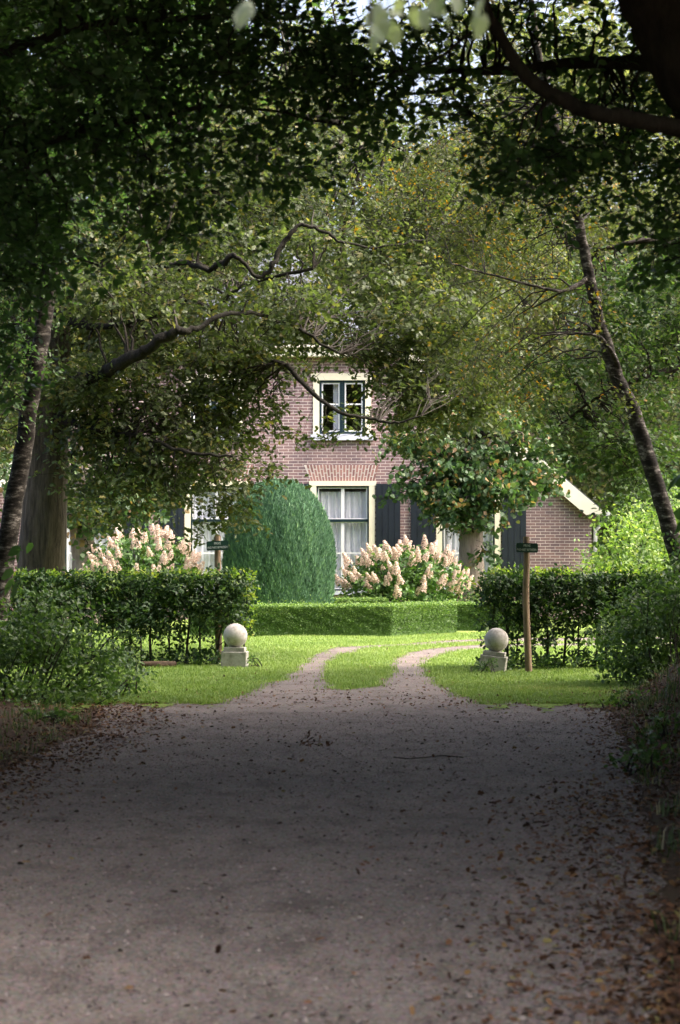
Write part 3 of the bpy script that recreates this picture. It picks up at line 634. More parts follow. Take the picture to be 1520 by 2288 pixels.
# panicle hydrangeas
def panicle_mesh():
    g = np.random.default_rng(31); mb = MB(); n = 230; z = g.random(n)**1.15*.26; r = (.092*(1-(z/.27))**.75+.010)*g.uniform(.8, 1.12, n); th = g.random(n)*2*np.pi
    o = np.stack([np.cos(th), np.sin(th), .35+0*th], 1); p = np.stack([np.cos(th)*r, np.sin(th)*r, z], 1)
    leaves(mb, p, norm(np.cross(o, g.normal(size=(n, 3)))), o+g.normal(size=(n, 3))*.3, g.uniform(.020, .036, n), 'round', 0, np.clip(.25+z*1.6+g.normal(size=n)*.2, 0, 1), g)
    mb.tube([(0, 0, -.15), (0, 0, .24)], [.005, .002], 4, 1)
    return mb.mesh('flower_head', [M['petal'], M['hyd_leaf']])
PAN = panicle_mesh()
def hydrangea(px, py, Y, rx, ht, label, nf, seed):
    g = np.random.default_rng(seed); X, _, _ = at(px, py, Y); b = (X, Y, 0); t = thing('hydrangea_bush', label, 'hydrangea', b, 'pink flowering hydrangea bushes')
    mb = MB(); st = MB()
    for i in range(26):
        a = g.random()*6.28; q = rx*.75*math.sqrt(g.random()); e = np.array([X+q*math.cos(a), Y+q*math.sin(a)*.8, ht*g.uniform(.6, .85)])
        st.tube(path([[X+.3*q*math.cos(a), Y+.3*q*math.sin(a), 0, .012], [*(np.array([X, Y, 0])*.45+e*.55), .009], [*e, .006]], n=4)[:, :3], .008, 4)
    c = np.array([X, Y, ht*.50]); n = 800
    d = norm(g.normal(size=(n, 3))); q = c+d*np.array([rx, rx*.8, ht*.46])*1.03*(g.random((n, 1))**.35); q = q[q[:, 2] > .08]
    clumps(mb, q, 8, .10, .22, .05, .6, 'oval', 0, g=g)
    st.build('stem', M['twig'], t, b); mb.build('foliage', M['hyd_leaf'], t, b)
    k = 0
    while k < nf:
        d = norm(g.normal(size=3)); 
        if d[2] < -.25 or d[1] > .22: continue
        rr = g.uniform(.86, 1.12)
        p = np.array([d[0]*rx*rr, d[1]*rx*.8*rr, ht*.50+d[2]*ht*.46*rr]); o = bpy.data.objects.new('flower_head', PAN); C.objects.link(o); o.parent = t
        o.location = p; dv = Vector((d[0]*.55+g.normal()*.15, d[1]*.5+g.normal()*.15, .9)); o.rotation_euler = dv.to_track_quat('Z', 'Y').to_euler(); s = g.uniform(.5, .92); o.scale = (s, s, s*g.uniform(.85, 1.15)); k += 1
hydrangea(903, 1400, 49.2, 138*sc(49.2), 1.62, 'rounded pink flowered hydrangea bush between dome topiary and lime trunk', 98, 41)
hydrangea(318, 1400, 48.0, 122*sc(48.0), 1.86, 'pink flowered hydrangea bush showing above left beech hedge', 92, 42)

# beech hedges: open at the foot, dense above
def beech_hedge(x0p, x1p, Y, hgt, label, n, seed, nst):
    g = np.random.default_rng(seed); X0, X1 = (x0p-760)*sc(Y), (x1p-760)*sc(Y); b = ((X0+X1)/2, Y, 0); t = thing('beech_hedge', label, 'hedge', b, 'beech hedges either side of the drive')
    mb = MB(); m = n
    x = g.uniform(X0, X1, m*2); z = hgt*(1-g.random(m*2)**1.35*.92); y = Y+g.normal(size=m*2)*.17
    dens = .22+.78*sstep(.26, .62, z/hgt+.16*hnoise(x*1.6, z*2.2, 1.2, seed))
    k = (g.random(m*2) < dens); x, y, z = x[k][:m], y[k][:m], z[k][:m]; z += .035*hnoise(x, y, 2.4, seed)*(z > hgt*.8)
    clumps(mb, np.stack([x, y, z], 1), 8, .057, .14, .15, .55, 'oval', 0, twig=1, twig_r=.002, g=g)
    mb.build('foliage', M['hedge_leaf'], t, b)
    sh = MB(); q = int(60*(X1-X0)); x = g.uniform(X0, X1, q); p = np.stack([x, Y+g.normal(size=q)*.15, hgt-.03+.035*hnoise(x, x*0+Y, 2.4, seed)], 1)
    ends = int(45); pe = np.stack([np.full(ends, X1 if x0p < 600 else X0)+g.normal(size=ends)*.05, Y+g.normal(size=ends)*.15, hgt*g.uniform(.3, 1, ends)], 1)
    clumps(sh, np.vstack([p, pe[:ends//(1 if x0p < 600 else 4)]]), 5, .05, .09, -.7, .5, 'oval', 0, g=g)
    sh.build('lit_leaves', M['lit_hedge_leaf'], t, b)['label'] = 'yellow green leaves of the clipped top and end, coloured as lit'
    for i in range(nst):
        xx = X0+(i+.3+.5*g.random())/nst*(X1-X0); dx = g.normal()*.05; r = g.uniform(.008, .022); s = MB()
        s.tube([(xx, Y+g.normal()*.05, -.03), (xx+dx*.4+g.normal()*.012, Y, hgt*.3), (xx+dx, Y, hgt*.6), (xx+dx*1.5, Y, hgt*.85)], [r, r*.85, r*.6, r*.3], 6, rough=.1)
        for _ in range(3):
            zz = hgt*g.uniform(.15, .5); s.tube([(xx+dx*zz/hgt, Y, zz), (xx+dx+g.normal()*.14, Y+g.normal()*.08, zz+.2)], [.006, .003], 4)
        s.build('stem', M['dark_bark'], t, b)
beech_hedge(-160, 556, 33.1, 1.21, 'long dark green beech hedge left of the drive with bare stems at its foot', 3000, 51, 22)
beech_hedge(1080, 1560, 32.3, 1.24, 'dark beech hedge right of the drive behind the slim sign post', 2200, 52, 15)

# ------------------------------------------------------------------ trees seen in the picture
def make_tree(name, label, cat, group, limbs, barks, crowns, base, twigmat='twig', parts=None):
    """trunk and boughs, then one crown mesh; limbs = list of (path, part name, sides)"""
    t = thing(name, label, cat, base, group); allp = []
    for p, part, sides, seed in limbs:
        b = MB(); bough(b, p, sides, .05, 0, seed); b.build(part, M['shaded_limb_bark' if barks == 'oak_bark' and part == 'limb' else barks], t, base, True); allp.append(p)
    return t, allp
def crown_part(t, base, spec, lm, limbs=None, nbr=0, seed=0, k=12, size=.08, L=.35, droop=.25, flat=.8, shape='rhomb', twig_r=.004, r0=.02, sag=.12, tw='twig', name='crown'):
    g = np.random.default_rng(seed); mb = MB(); cs = np.vstack([pb(*s, g=g) if len(s) == 7 else blob(*s, g=g) for s in spec])
    clumps(mb, cs, k, size, L, droop, flat, shape, 0, 1, twig_r, g)
    for v in mb.m[-1:]: v[:] = 1                             # the twigs use the second slot
    if limbs is not None and nbr: branchlets(mb, limbs, cs[g.integers(0, len(cs), nbr)], r0, 1, g, sag)
    return mb.build(name, [M[lm], M[tw]], t, base)

# great oak behind the left hedge
YO = 36.0; ob = (at(95, 1400, YO)[0], YO, 0)
limbs = [
 (ppath([(88, 1500, YO, 66), (92, 1380, YO, 58), (98, 1200, YO, 52), (106, 1000, YO, 48), (112, 840, YO, 45), (120, 640, YO, 40), (132, 400, YO+.3, 34), (150, 150, YO+.5, 28), (165, -150, YO+.8, 22)], n=7, wob=.012), 'trunk', 18, 3),
 (ppath([(110, 850, YO, 26), (165, 850, YO-1.0, 19), (230, 833, YO-2.0, 15), (290, 800, YO-2.8, 14), (340, 775, YO-3.1, 12), (390, 742, YO-3.2, 11), (430, 735, YO-3.2, 7), (520, 700, YO-3.0, 5), (640, 720, YO-2, 4), (760, 790, YO-2.2, 3)], wob=.018), 'limb', 10, 4),
 (ppath([(120, 600, YO, 22), (190, 535, YO+.3, 15), (240, 515, YO+.5, 13), (275, 485, YO+.7, 11), (340, 440, YO+1, 9), (430, 420, YO+1.2, 6)], wob=.012), 'limb', 10, 5),
 (ppath([(125, 560, YO, 20), (260, 600, YO-.5, 9), (370, 592, YO-1.6, 7), (430, 590, YO-2.4, 6.0), (466, 600, YO-2.8, 6.0), (500, 588, YO-3, 6.8), (530, 572, YO-3.1, 5.2), (570, 616, YO-3.1, 4.5), (604, 602, YO-3.1, 6.0), (632, 545, YO-3.1, 6.0), (672, 502, YO-3.1, 4.5), (720, 520, YO-3, 3.8), (780, 545, YO-3, 3.0), (900, 545, YO-2.8, 2.2), (1020, 505, YO-2.2, 1.5)], wob=.014), 'limb', 9, 6),
 (ppath([(110, 700, YO, 22), (220, 730, YO-1, 8), (330, 712, YO-1.6, 6), (420, 668, YO-2, 5), (480, 690, YO-2, 6), (540, 640, YO-2.1, 4), (700, 600, YO-2.3, 4)], wob=.01), 'limb', 9, 7),
 (ppath([(112, 930, YO, 16), (170, 945, YO-.7, 8), (250, 965, YO-1.4, 6), (330, 980, YO-2, 5), (420, 1010, YO-2.4, 4), (520, 1020, YO-2.6, 2.5)], wob=.01), 'limb', 8, 8),
 (ppath([(640, 815, YO-2, 6), (700, 880, YO-2.2, 5), (760, 920, YO-2.4, 4), (830, 935, YO-2.4, 3.5), (880, 945, YO-2.5, 3), (940, 930, YO-2.6, 2)], wob=.008), 'limb', 7, 9),
 (ppath([(100, 760, YO, 24), (40, 800, YO-.6, 12), (-20, 870, YO-1, 10), (-90, 900, YO-1.2, 7)], wob=.01), 'limb', 9, 10),
 (ppath([(135, 300, YO+.3, 20), (300, 260, YO+.6, 13), (480, 300, YO+.9, 10), (700, 260, YO+1.2, 8), (900, 330, YO+1.5, 5), (1100, 350, YO+1.7, 3)], wob=.015), 'limb', 9, 11),
]
oak, op = make_tree('oak_tree', 'big old oak with thick grey trunk behind left hedge and far spreading boughs', 'tree', None, limbs, 'oak_bark', None, ob)
spec = [(350, 1000, 35, 165, 120, 1.0, 200), (290, 1085, 34.6, 110, 60, .8, 90), (420, 1030, 34.2, 110, 85, .7, 120), (440, 900, 35, 150, 110, 1.0, 180),
        (250, 730, 36.4, 210, 80, 1.3, 190), (580, 705, 36, 190, 85, 1.4, 220), (400, 560, 36.5, 280, 150, 1.6, 420), (720, 570, 36.5, 230, 150, 1.6, 360),
        (880, 700, 36, 190, 80, 1.4, 230), (1000, 560, 36.5, 220, 150, 1.5, 300), (1020, 810, 35.5, 150, 120, 1.2, 250), (890, 850, 35, 80, 45, .7, 40),
        (990, 920, 35, 100, 50, .8, 70), (850, 380, 37, 280, 140, 1.6, 380), (520, 350, 37, 280, 140, 1.6, 380), (1130, 450, 37, 180, 140, 1.4, 220), (180, 400, 37, 200, 200, 1.6, 300),
        (600, 870, 34.8, 45, 45, .5, 14), (555, 1065, 34, 60, 35, .4, 26), (500, 1130, 34.2, 70, 50, .4, 34), (460, 1180, 34.3, 35, 25, .3, 9), (450, 785, 34.8, 160, 40, .6, 120), (565, 765, 34.6, 60, 28, .4, 34), (960, 850, 35, 90, 75, .6, 120), (880, 785, 35, 70, 28, .5, 44), (1080, 900, 35, 60, 50, .5, 50), (640, 725, 35.4, 150, 32, .7, 110), (800, 745, 35.2, 120, 28, .6, 70), (560, 820, 34.6, 45, 40, .4, 20), (930, 700, 35, 120, 60, .8, 90), (690, 835, 34.6, 50, 25, .5, 10), (830, 925, 34.4, 60, 20, .4, 14), (730, 960, 34, 70, 40, .4, 12), (150, 1100, 37.5, 80, 90, .7, 60), (0, 900, 38.2, 120, 200, .8, 200), (0, 600, 37, 140, 200, 1.2, 200), (470, 900, 34.6, 80, 80, .7, 70), (500, 810, 34.8, 80, 60, .8, 90), (270, 880, 34.6, 220, 80, .9, 190), (200, 650, 33.6, 160, 60, .5, 90), (400, 660, 33.4, 150, 50, .4, 70), (520, 520, 33.6, 90, 35, .4, 30), (620, 660, 33.4, 110, 50, .4, 60), (720, 520, 33.8, 110, 40, .4, 40), (100, 250, 37, 260, 180, 1.8, 300), (300, 150, 37.5, 300, 160, 1.8, 260), (230, 860, 35.2, 150, 55, .8, 170), (330, 640, 35, 200, 90, 1, 200), (230, 480, 35.5, 180, 90, 1, 180), (220, 990, 35.4, 80, 80, .6, 80), (200, -80, 37, 500, 180, 2.2, 420)]
crown_part(oak, ob, spec, 'oak_leaf', op, 520, 61, k=13, size=.095, L=.42, droop=.3, flat=.6, shape='lobed', r0=.022)

# leaning birches
YB1 = 27.0; bb = (at(-35, 1550, YB1)[0], YB1, 0.0)
limbs = [(ppath([(-38, 1560, YB1, 25.8), (-10, 1400, YB1, 23.2), (22, 1180, YB1, 21.5), (52, 1000, YB1, 19.8), (80, 830, YB1, 18.9), (105, 680, YB1+.2, 17.2), (125, 520, YB1+.3, 15.5), (138, 380, YB1+.4, 13.8), (148, 240, YB1+.5, 11.2), (160, 60, YB1+.6, 8.6), (175, -200, YB1+.7, 5.2)], n=6, wob=.006), 'trunk', 12, 13)]
bir, bp = make_tree('birch_tree', 'birch with flaking white and black trunk leaning right, in front of oak', 'tree', 'leaning birches beside the drive', limbs, 'birch_bark', None, bb)
crown_part(bir, bb, [(110, 480, 26.8, 70, 180, .7, 120), (60, 330, 27, 200, 150, 1, 220), (0, 640, 27, 120, 150, .9, 150), (240, 120, 27.5, 240, 150, 1.2, 240), (20, 820, 26.6, 60, 90, .5, 50)], 'beech_leaf', bp, 60, 62, k=12, size=.055, L=.34, droop=.7, shape='rhomb', r0=.014)
YB2 = 29.0; bb = (at(1590, 1480, YB2)[0], YB2, 0.0)
limbs = [(ppath([(1600, 1560, YB2, 20.6), (1560, 1380, YB2, 19.8), (1512, 1230, YB2, 18.9), (1462, 1060, YB2, 17.2), (1415, 920, YB2, 16.3), (1375, 830, YB2, 15.5), (1340, 720, YB2, 13.8), (1318, 620, YB2, 12.0), (1294, 500, YB2, 11.2), (1268, 400, YB2, 10.3), (1240, 280, YB2, 8.6), (1205, 120, YB2, 6.9), (1170, -120, YB2, 4.3)], n=6, wob=.006), 'trunk', 12, 14),
 (ppath([(1318, 620, YB2, 7), (1260, 650, YB2-.3, 4), (1200, 640, YB2-.6, 3), (1120, 620, YB2-.8, 2.5), (1010, 590, YB2-1, 1.5)], wob=.006), 'limb', 6, 15),
 (ppath([(1385, 830, YB2, 7), (1350, 760, YB2-.4, 4), (1290, 745, YB2-.6, 3), (1210, 750, YB2-.8, 2)], wob=.006), 'limb', 6, 16)]
bir, bp = make_tree('birch_tree', 'thin dark flecked birch leaning left over right hedge', 'tree', 'leaning birches beside the drive', limbs, 'birch_bark', None, bb)
crown_part(bir, bb, [(1150, 520, 30.6, 210, 170, 1.0, 430), (1100, 760, 30.2, 140, 150, 1, 200), (1230, 330, 30.6, 220, 120, 1.0, 250), (1050, 500, 29.4, 80, 60, .6, 70), (960, 420, 30.4, 160, 130, 1, 200), (1290, 450, 28.4, 60, 60, .3, 26), (1340, 690, 28.4, 50, 60, .3, 22), (1400, 870, 28.3, 40, 30, .3, 9)], 'birch_leaf', bp, 110, 63, k=12, size=.055, L=.36, droop=.6, shape='rhomb', r0=.012)
# green tree at the right: hanging leafy boughs over the right hedge
YR = 31.0; bb = (at(1850, 1400, YR)[0], YR, 0)
limbs = [(ppath([(1850, 1560, YR, 50), (1840, 1100, YR, 42), (1815, 600, YR, 34), (1780, 100, YR, 26), (1750, -400, YR, 14)], n=6), 'trunk', 12, 17),
 (ppath([(1840, 900, YR, 22), (1650, 820, YR, 10), (1480, 830, YR-.2, 6), (1350, 880, YR-.3, 4), (1240, 960, YR-.4, 2)], wob=.01), 'limb', 8, 18),
 (ppath([(1825, 650, YR, 20), (1620, 600, YR, 12), (1460, 540, YR, 7), (1330, 560, YR, 4)], wob=.01), 'limb', 8, 19)]
tr_, tp = make_tree('hornbeam_tree', 'green hornbeam at right whose hanging boughs half hide the cream barge board', 'tree', None, limbs, 'dark_bark', None, bb)
crown_part(tr_, bb, [(1290, 935, 30.6, 100, 50, .7, 80), (1420, 1050, 30.5, 60, 55, .6, 60), (1420, 900, 30.9, 140, 110, .8, 160), (1240, 830, 30.9, 130, 60, .7, 100), (1470, 760, 31.1, 140, 130, .9, 190), (1400, 990, 30.5, 80, 50, .6, 60), (1320, 1020, 30.5, 60, 30, .4, 24), (1365, 1110, 30.3, 25, 22, .3, 8), (1500, 600, 31.3, 130, 150, .9, 170), (1400, 660, 31.3, 120, 90, .8, 90)], 'bush_leaf', tp, 90, 64, k=11, size=.075, L=.36, droop=.3, shape='oval', r0=.014)

# beech near right, dark against the light
YN = 16.0; bb = (at(2000, 1600, YN)[0], YN, 0)
limbs = [(ppath([(2010, 1900, YN, 120), (1980, 1400, YN, 108), (1905, 900, YN, 98), (1755, 560, YN, 86), (1612, 300, YN, 74), (1495, 90, YN, 64), (1395, -120, YN, 54), (1290, -400, YN, 45)], n=7, wob=.006), 'trunk', 16, 20),
 (ppath([(1600, 300, YN, 30), (1500, 285, YN-.2, 20), (1390, 262, YN-.4, 19), (1320, 250, YN-.5, 18), (1262, 225, YN-.5, 17), (1205, 195, YN-.5, 17), (1165, 160, YN-.5, 15), (1140, 120, YN-.5, 13), (1112, 70, YN-.5, 12), (1090, 20, YN-.5, 9), (1060, -80, YN-.5, 7)], n=6, wob=.004), 'limb', 10, 21),
 (ppath([(1500, 140, YN, 24), (1380, 138, YN+.4, 15), (1250, 143, YN+.6, 13), (1150, 156, YN+.7, 11), (1050, 158, YN+.8, 9), (940, 157, YN+.9, 7), (850, 160, YN+1, 5), (740, 210, YN+1.1, 3)], n=6, wob=.004), 'limb', 8, 22),
 (ppath([(1045, 160, YN+.8, 7), (1030, 180, YN+.7, 6), (1000, 200, YN+.7, 5), (950, 207, YN+.7, 4), (890, 212, YN+.7, 3)], n=5), 'limb', 6, 23),
 (ppath([(1120, 60, YN-.5, 6), (1050, 75, YN-.4, 4), (980, 130, YN-.3, 3), (900, 160, YN-.2, 2)], n=5), 'limb', 6, 24)]
bee, bp = make_tree('beech_tree', 'near dark beech leaning in from upper right with a curved smooth bough', 'tree', 'beeches arching over the drive', limbs, 'dark_bark', None, bb)
crown_part(bee, bb, [(1130, 230, 16.4, 180, 60, .5, 31), (1200, 340, 16, 130, 55, .5, 50), (1120, 400, 15.8, 90, 40, .4, 25), (1330, 200, 16.8, 150, 110, .5, 43), (1300, 330, 16.2, 120, 60, .5, 36), (1440, 430, 17, 100, 100, .5, 50), (1480, 550, 17.2, 60, 60, .4, 25),
   (900, 90, 16.6, 110, 80, .6, 50), (880, 210, 16.4, 70, 60, .5, 28), (1200, 40, 17, 150, 80, .6, 28), (1420, 40, 17, 120, 100, .6, 43), (1050, -60, 16.5, 260, 70, .8, 93), (1500, 250, 16.4, 60, 200, .6, 57)], 'beech_leaf', bp, 70, 65, k=11, size=.072, L=.34, droop=.2, flat=.85, shape='oval', r0=.012, sag=.05)
# beech near left: dark drooping layers
YL = 15.5; bb = (at(-520, 1600, YL)[0], YL, 0)
limbs = [(ppath([(-530, 1900, YL, 110), (-520, 1200, YL, 100), (-500, 500, YL, 85), (-470, 0, YL, 70), (-440, -500, YL, 50)], n=6), 'trunk', 14, 25),
 (ppath([(-500, 300, YL, 40), (-250, 200, YL, 22), (0, 120, YL, 14), (180, 60, YL, 9), (400, 40, YL, 6), (640, 30, YL, 4)], wob=.006), 'limb', 8, 26),
 (ppath([(-505, 450, YL, 36), (-200, 400, YL+.3, 16), (60, 330, YL+.4, 9), (300, 270, YL+.5, 6), (520, 240, YL+.6, 4), (760, 280, YL+.7, 2.5)], wob=.006), 'limb', 8, 27),
 (ppath([(-470, 0, YL, 34), (-200, -120, YL-.5, 20), (200, -150, YL-.8, 12), (600, -120, YL-1, 7)], wob=.006), 'limb', 8, 28)]
bee, bp = make_tree('beech_tree', 'near dark beech at left whose layered boughs shade the upper left', 'tree', 'beeches arching over the drive', limbs, 'dark_bark', None, bb)
crown_part(bee, bb, [(100, 90, 15.5, 260, 120, .9, 142), (420, 60, 15.8, 240, 110, .9, 124), (680, 60, 16.3, 150, 110, .8, 74), (250, 260, 15.9, 260, 90, .8, 105), (560, 220, 16.2, 210, 90, .8, 86), (760, 210, 16.5, 90, 120, .6, 49), (40, 330, 15.8, 150, 120, .8, 93), (20, 560, 16.2, 90, 130, .7, 55), (430, 370, 16.2, 180, 60, .6, 43), (640, 350, 16.4, 130, 80, .6, 37), (200, 430, 16.4, 180, 90, .7, 43), (120, 560, 16.6, 120, 90, .7, 27), (420, 480, 17, 160, 60, .6, 21), (-150, 300, 15.5, 160, 260, 1, 124), (0, 780, 16.5, 50, 100, .5, 24), (300, -80, 15, 400, 100, 1, 161)],
   'beech_leaf', bp, 90, 66, k=11, size=.072, L=.34, droop=.35, flat=.85, shape='oval', r0=.012, sag=.05)
# lime trees trained in front of the house
def lime(rows, spec, label, seed, Y):
    b = (at(rows[0][0], 1400, Y)[0], Y, 0); limbs = [(ppath(rows, n=5, wob=.008), 'trunk', 14, seed)]
    t, p = make_tree('lime_tree', label, 'tree', 'lime trees in front of the house', limbs, 'lime_bark', None, b)
    crown_part(t, b, spec, 'lime_leaf', p, 70, seed, k=10, size=.105, L=.36, droop=.35, flat=.3, shape='round', r0=.03)
lime([(1062, 1420, 50.6, 32), (1059, 1310, 50.6, 28), (1052, 1230, 50.6, 27), (1058, 1150, 50.6, 24), (1075, 1060, 50.6, 20), (1090, 980, 50.6, 12)],
     [(1040, 1110, 50.2, 90, 65, .7, 170), (955, 1050, 50.3, 75, 60, .6, 110), (1130, 1050, 50.3, 110, 60, .7, 150), (1060, 1000, 50.5, 150, 60, .8, 170), (1200, 1055, 50.3, 80, 35, .5, 50), (1070, 930, 50.6, 140, 60, .8, 130), (930, 990, 50.4, 60, 50, .5, 50), (985, 1130, 50, 50, 30, .4, 30), (1110, 1120, 50, 55, 40, .4, 40), (1080, 1222, 50.1, 14, 16, .15, 8), (1050, 1150, 50.1, 40, 18, .3, 12)],
     'pollarded lime tree with fluted grey trunk and round leaves, right of pink hydrangea', 71, 50.6)
lime([(192, 1420, 50.8, 32), (190, 1310, 50.8, 29), (186, 1230, 50.8, 27), (180, 1150, 50.8, 24), (185, 1040, 50.8, 20), (190, 960, 50.8, 12)],
     [(190, 1140, 50.4, 110, 45, .7, 110), (290, 1120, 50.4, 90, 40, .6, 90), (120, 1120, 50.4, 80, 60, .6, 80), (200, 1050, 50.6, 170, 70, .8, 170), (330, 1090, 50.4, 90, 50, .6, 70), (212, 1225, 50.2, 16, 16, .2, 6)],
     'lime tree with thick grey trunk seen between oak trunk and left hydrangea', 72, 50.8)

# ------------------------------------------------------------------ shrubs and undergrowth
def shrub(name, label, spec, lm, Y, px, seed, k=10, size=.055, L=.3, droop=.1, shape='oval', nst=14, group=None, cat='shrub'):
    b = (at(px, 1500, Y)[0], Y, float(height(np.array(at(px, 1500, Y)[0]), np.array(Y)))); t = thing(name, label, cat, b, group)
    g = np.random.default_rng(seed); mb = MB(); cs = np.vstack([pb(*s, g=g) for s in spec]); cs = cs[cs[:, 2] > height(cs[:, 0], cs[:, 1])+.03]
    clumps(mb, cs, k, size, L, droop, .5, shape, 0, g=g); mb.build('foliage', M[lm], t, b)
    st = MB(); 
    for q in cs[g.integers(0, len(cs), nst*3)]:
        a = np.array([b[0]+g.normal()*.12+(q[0]-b[0])*.4, b[1]+g.normal()*.12+(q[1]-b[1])*.4, 0]); a[2] = height(a[0], a[1])-.02; m = (a+q)/2+g.normal(size=3)*.04
        st.tube([a, m, q], [.010, .007, .003], 4)
    st.build('stem', M['twig'], t, b)
shrub('bramble_bush', 'dull green loose bush at left edge in front of left hedge', [(40, 1450, 25.5, 130, 110, .6, 330), (170, 1500, 25.3, 110, 90, .5, 220), (-60, 1400, 25.8, 110, 140, .6, 200), (90, 1560, 24.8, 150, 50, .5, 160)], 'bush_leaf', 25.4, 50, 81)
shrub('bramble_bush', 'small low trailing bush beside the log at left lawn edge', [(240, 1540, 26.2, 65, 50, .4, 90), (280, 1500, 26.4, 30, 40, .3, 24)], 'bush_leaf', 26.2, 240, 82, nst=8)
shrub('hazel_bush', 'dark loose bush hiding the far end of right hedge', [(1470, 1420, 28.2, 90, 130, .6, 300), (1530, 1330, 28.2, 70, 110, .6, 170), (1430, 1510, 28.0, 60, 60, .5, 90), (1380, 1420, 28.8, 35, 70, .4, 40), (1600, 1450, 28, 120, 160, .8, 200)], 'bush_leaf', 28.2, 1500, 83, size=.06)
shrub('golden_bush', 'light yellow green bush beside the right corner of the house', [(1420, 1255, 45, 90, 85, .9, 380), (1500, 1220, 45.5, 100, 100, .9, 320), (1350, 1285, 44.5, 50, 45, .6, 90), (1450, 1330, 45, 120, 60, .8, 150)], 'bright_leaf', 45, 1420, 84, size=.085, L=.4, droop=-.3)
shrub('green_bush', 'tall mid green bush behind the yellow green one', [(1480, 1130, 50, 90, 90, 1, 200), (1540, 1050, 51, 100, 130, 1, 220), (1460, 1230, 50, 90, 80, 1, 130)], 'bush_leaf', 50, 1480, 85, size=.12, L=.45)
shrub('bay_bush', 'low reddish green plants under the lime beside pink hydrangea', [(1050, 1330, 49.6, 40, 28, .4, 60)], 'lime_leaf', 49.6, 1050, 86, size=.07, nst=5)
shrub('weed_plant', 'green weeds growing against the tilted pedestal', [(1078, 1490, 31.0, 12, 12, .08, 16), (1102, 1484, 31.0, 9, 14, .06, 12)], 'bush_leaf', 31.0, 1084, 87, size=.035, L=.1, k=7, nst=3, cat='plant')
shrub('weed_plant', 'few dark weeds beside the upright pedestal', [(560, 1482, 32.3, 7, 9, .1, 8)], 'bush_leaf', 32.3, 560, 88, size=.04, L=.1, k=6, nst=2, cat='plant')
for i_, (px_, py_, Y_, rx_, ry_, n_, lb_) in enumerate(((1400, 1575, 24.5, 45, 30, 26, 'small weeds on the dark soil at the top corner of the bank'), (1480, 1640, 20.0, 50, 45, 36, 'leafy weed clump growing on the bank beside tall pale stalks'), (1440, 1690, 17.6, 40, 30, 22, 'low weed clump at the foot of the bank by the drift of leaves'), (120, 1610, 22.5, 80, 18, 40, 'low weeds in the dark verge below the left bush'))):
    shrub('weed_plant', lb_, [(px_, py_, Y_, rx_, ry_, .3, n_)], 'bush_leaf', Y_, px_, 190+i_, size=.05, L=.16, k=8, nst=3, cat='plant')
g = np.random.default_rng(90); mb = MB()
c1 = np.stack([g.uniform(-5, -1.35, 300), 33.1+g.normal(size=300)*.22, g.uniform(.02, .14, 300)], 1); c2 = np.stack([g.uniform(1.85, 5, 320), 32.1+g.normal(size=320)*.25, g.uniform(.02, .15, 320)], 1)
clumps(mb, np.vstack([c1, c2]), 7, .06, .14, -.2, .5, 'oval', g=g); tag(mb.build('ground_cover', M['hedge_leaf']), 'low dark ivy and weeds growing along the feet of the beech hedges', 'ground cover', kind='stuff')

# bank: rough grass tufts and pale stalks
g = np.random.default_rng(91); mb = MB(); P_ = []; Hh = []
for i in range(120):
    y = 28-19*g.random()**1.6; x = redge(y)+abs(g.normal())*.75+.02; m = int(g.integers(8, 40)); q = np.stack([x+g.normal(size=m)*.07, y+g.normal(size=m)*.12, np.zeros(m)], 1); P_.append(q); Hh.append(g.uniform(.05, .2)*g.uniform(.5, 1.2, m))
for i in range(110):
    y = g.uniform(17, 26.0); x = ledge(y)-abs(g.normal())*.5-.15; m = int(g.integers(8, 24)); q = np.stack([x+g.normal(size=m)*.07, y+g.normal(size=m)*.15, np.zeros(m)], 1); P_.append(q); Hh.append(g.uniform(.04, .14)*g.uniform(.6, 1.2, m))
for i in range(40):
    y = g.uniform(19, 25.5); x = redge(y)+g.uniform(.3, 1.2); P_.append(np.array([[x, y, 0]])); Hh.append(np.array([g.uniform(.35, .7)]))
p = np.vstack(P_); h = np.concatenate(Hh); p[:, 2] = height(p[:, 0], p[:, 1])-.01; blades(mb, p, h, np.full(len(p), .0045), 1.1, g)
tag(mb.build('rough_grass', M['rough_grass']), 'rough grass tufts and pale stalks on the bank and verges', 'grass', kind='stuff')

# fallen leaves and small debris
g = np.random.default_rng(92)
def scatter(n, fx, y0, y1, pw=1.0):
    y = y0+(y1-y0)*g.random(n)**pw; x = fx(y, n); return x, y
X_, Y_ = [], []
for n, fx, y0, y1, pw in ((5200, lambda y, n: redge(y)+g.normal(size=n)*.22+.05-np.abs(g.normal(size=n))*.25*(y < 17), 8, 28, 1.0), (1500, lambda y, n: redge(y)-np.abs(g.normal(size=n))*.55, 8, 16, 1.0), (2600, lambda y, n: redge(y)+.3-np.abs(g.normal(size=n))*.24, 8, 11, 1.2),
     (4200, lambda y, n: ledge(y)+g.normal(size=n)*.42-.1, 12, 26.5, 1), (2600, lambda y, n: ledge(y)+g.normal(size=n)*.28+.1, 15, 26.5, 1), (700, lambda y, n: g.uniform(-2.2, 3.0, n), 24.2, 27.2, 1), (520, lambda y, n: g.uniform(-4, 4, n), 26, 42, .8), (480, lambda y, n: g.uniform(-2.7, 2.2, n), 8, 24, 1), (800, lambda y, n: g.uniform(-1.7, 2.6, n), 23, 31, .8), (9500, lambda y, n: redge(y)+.1+np.abs(g.normal(size=n))*.8, 8, 27, 1), (900, lambda y, n: ledge(y)-.2-np.abs(g.normal(size=n))*.9, 14, 26, 1), (160, lambda y, n: g.uniform(1.4, 3.2, n), 40, 45, 1)):
    x, y = scatter(n, fx, y0, y1, pw); X_.append(x); Y_.append(y)
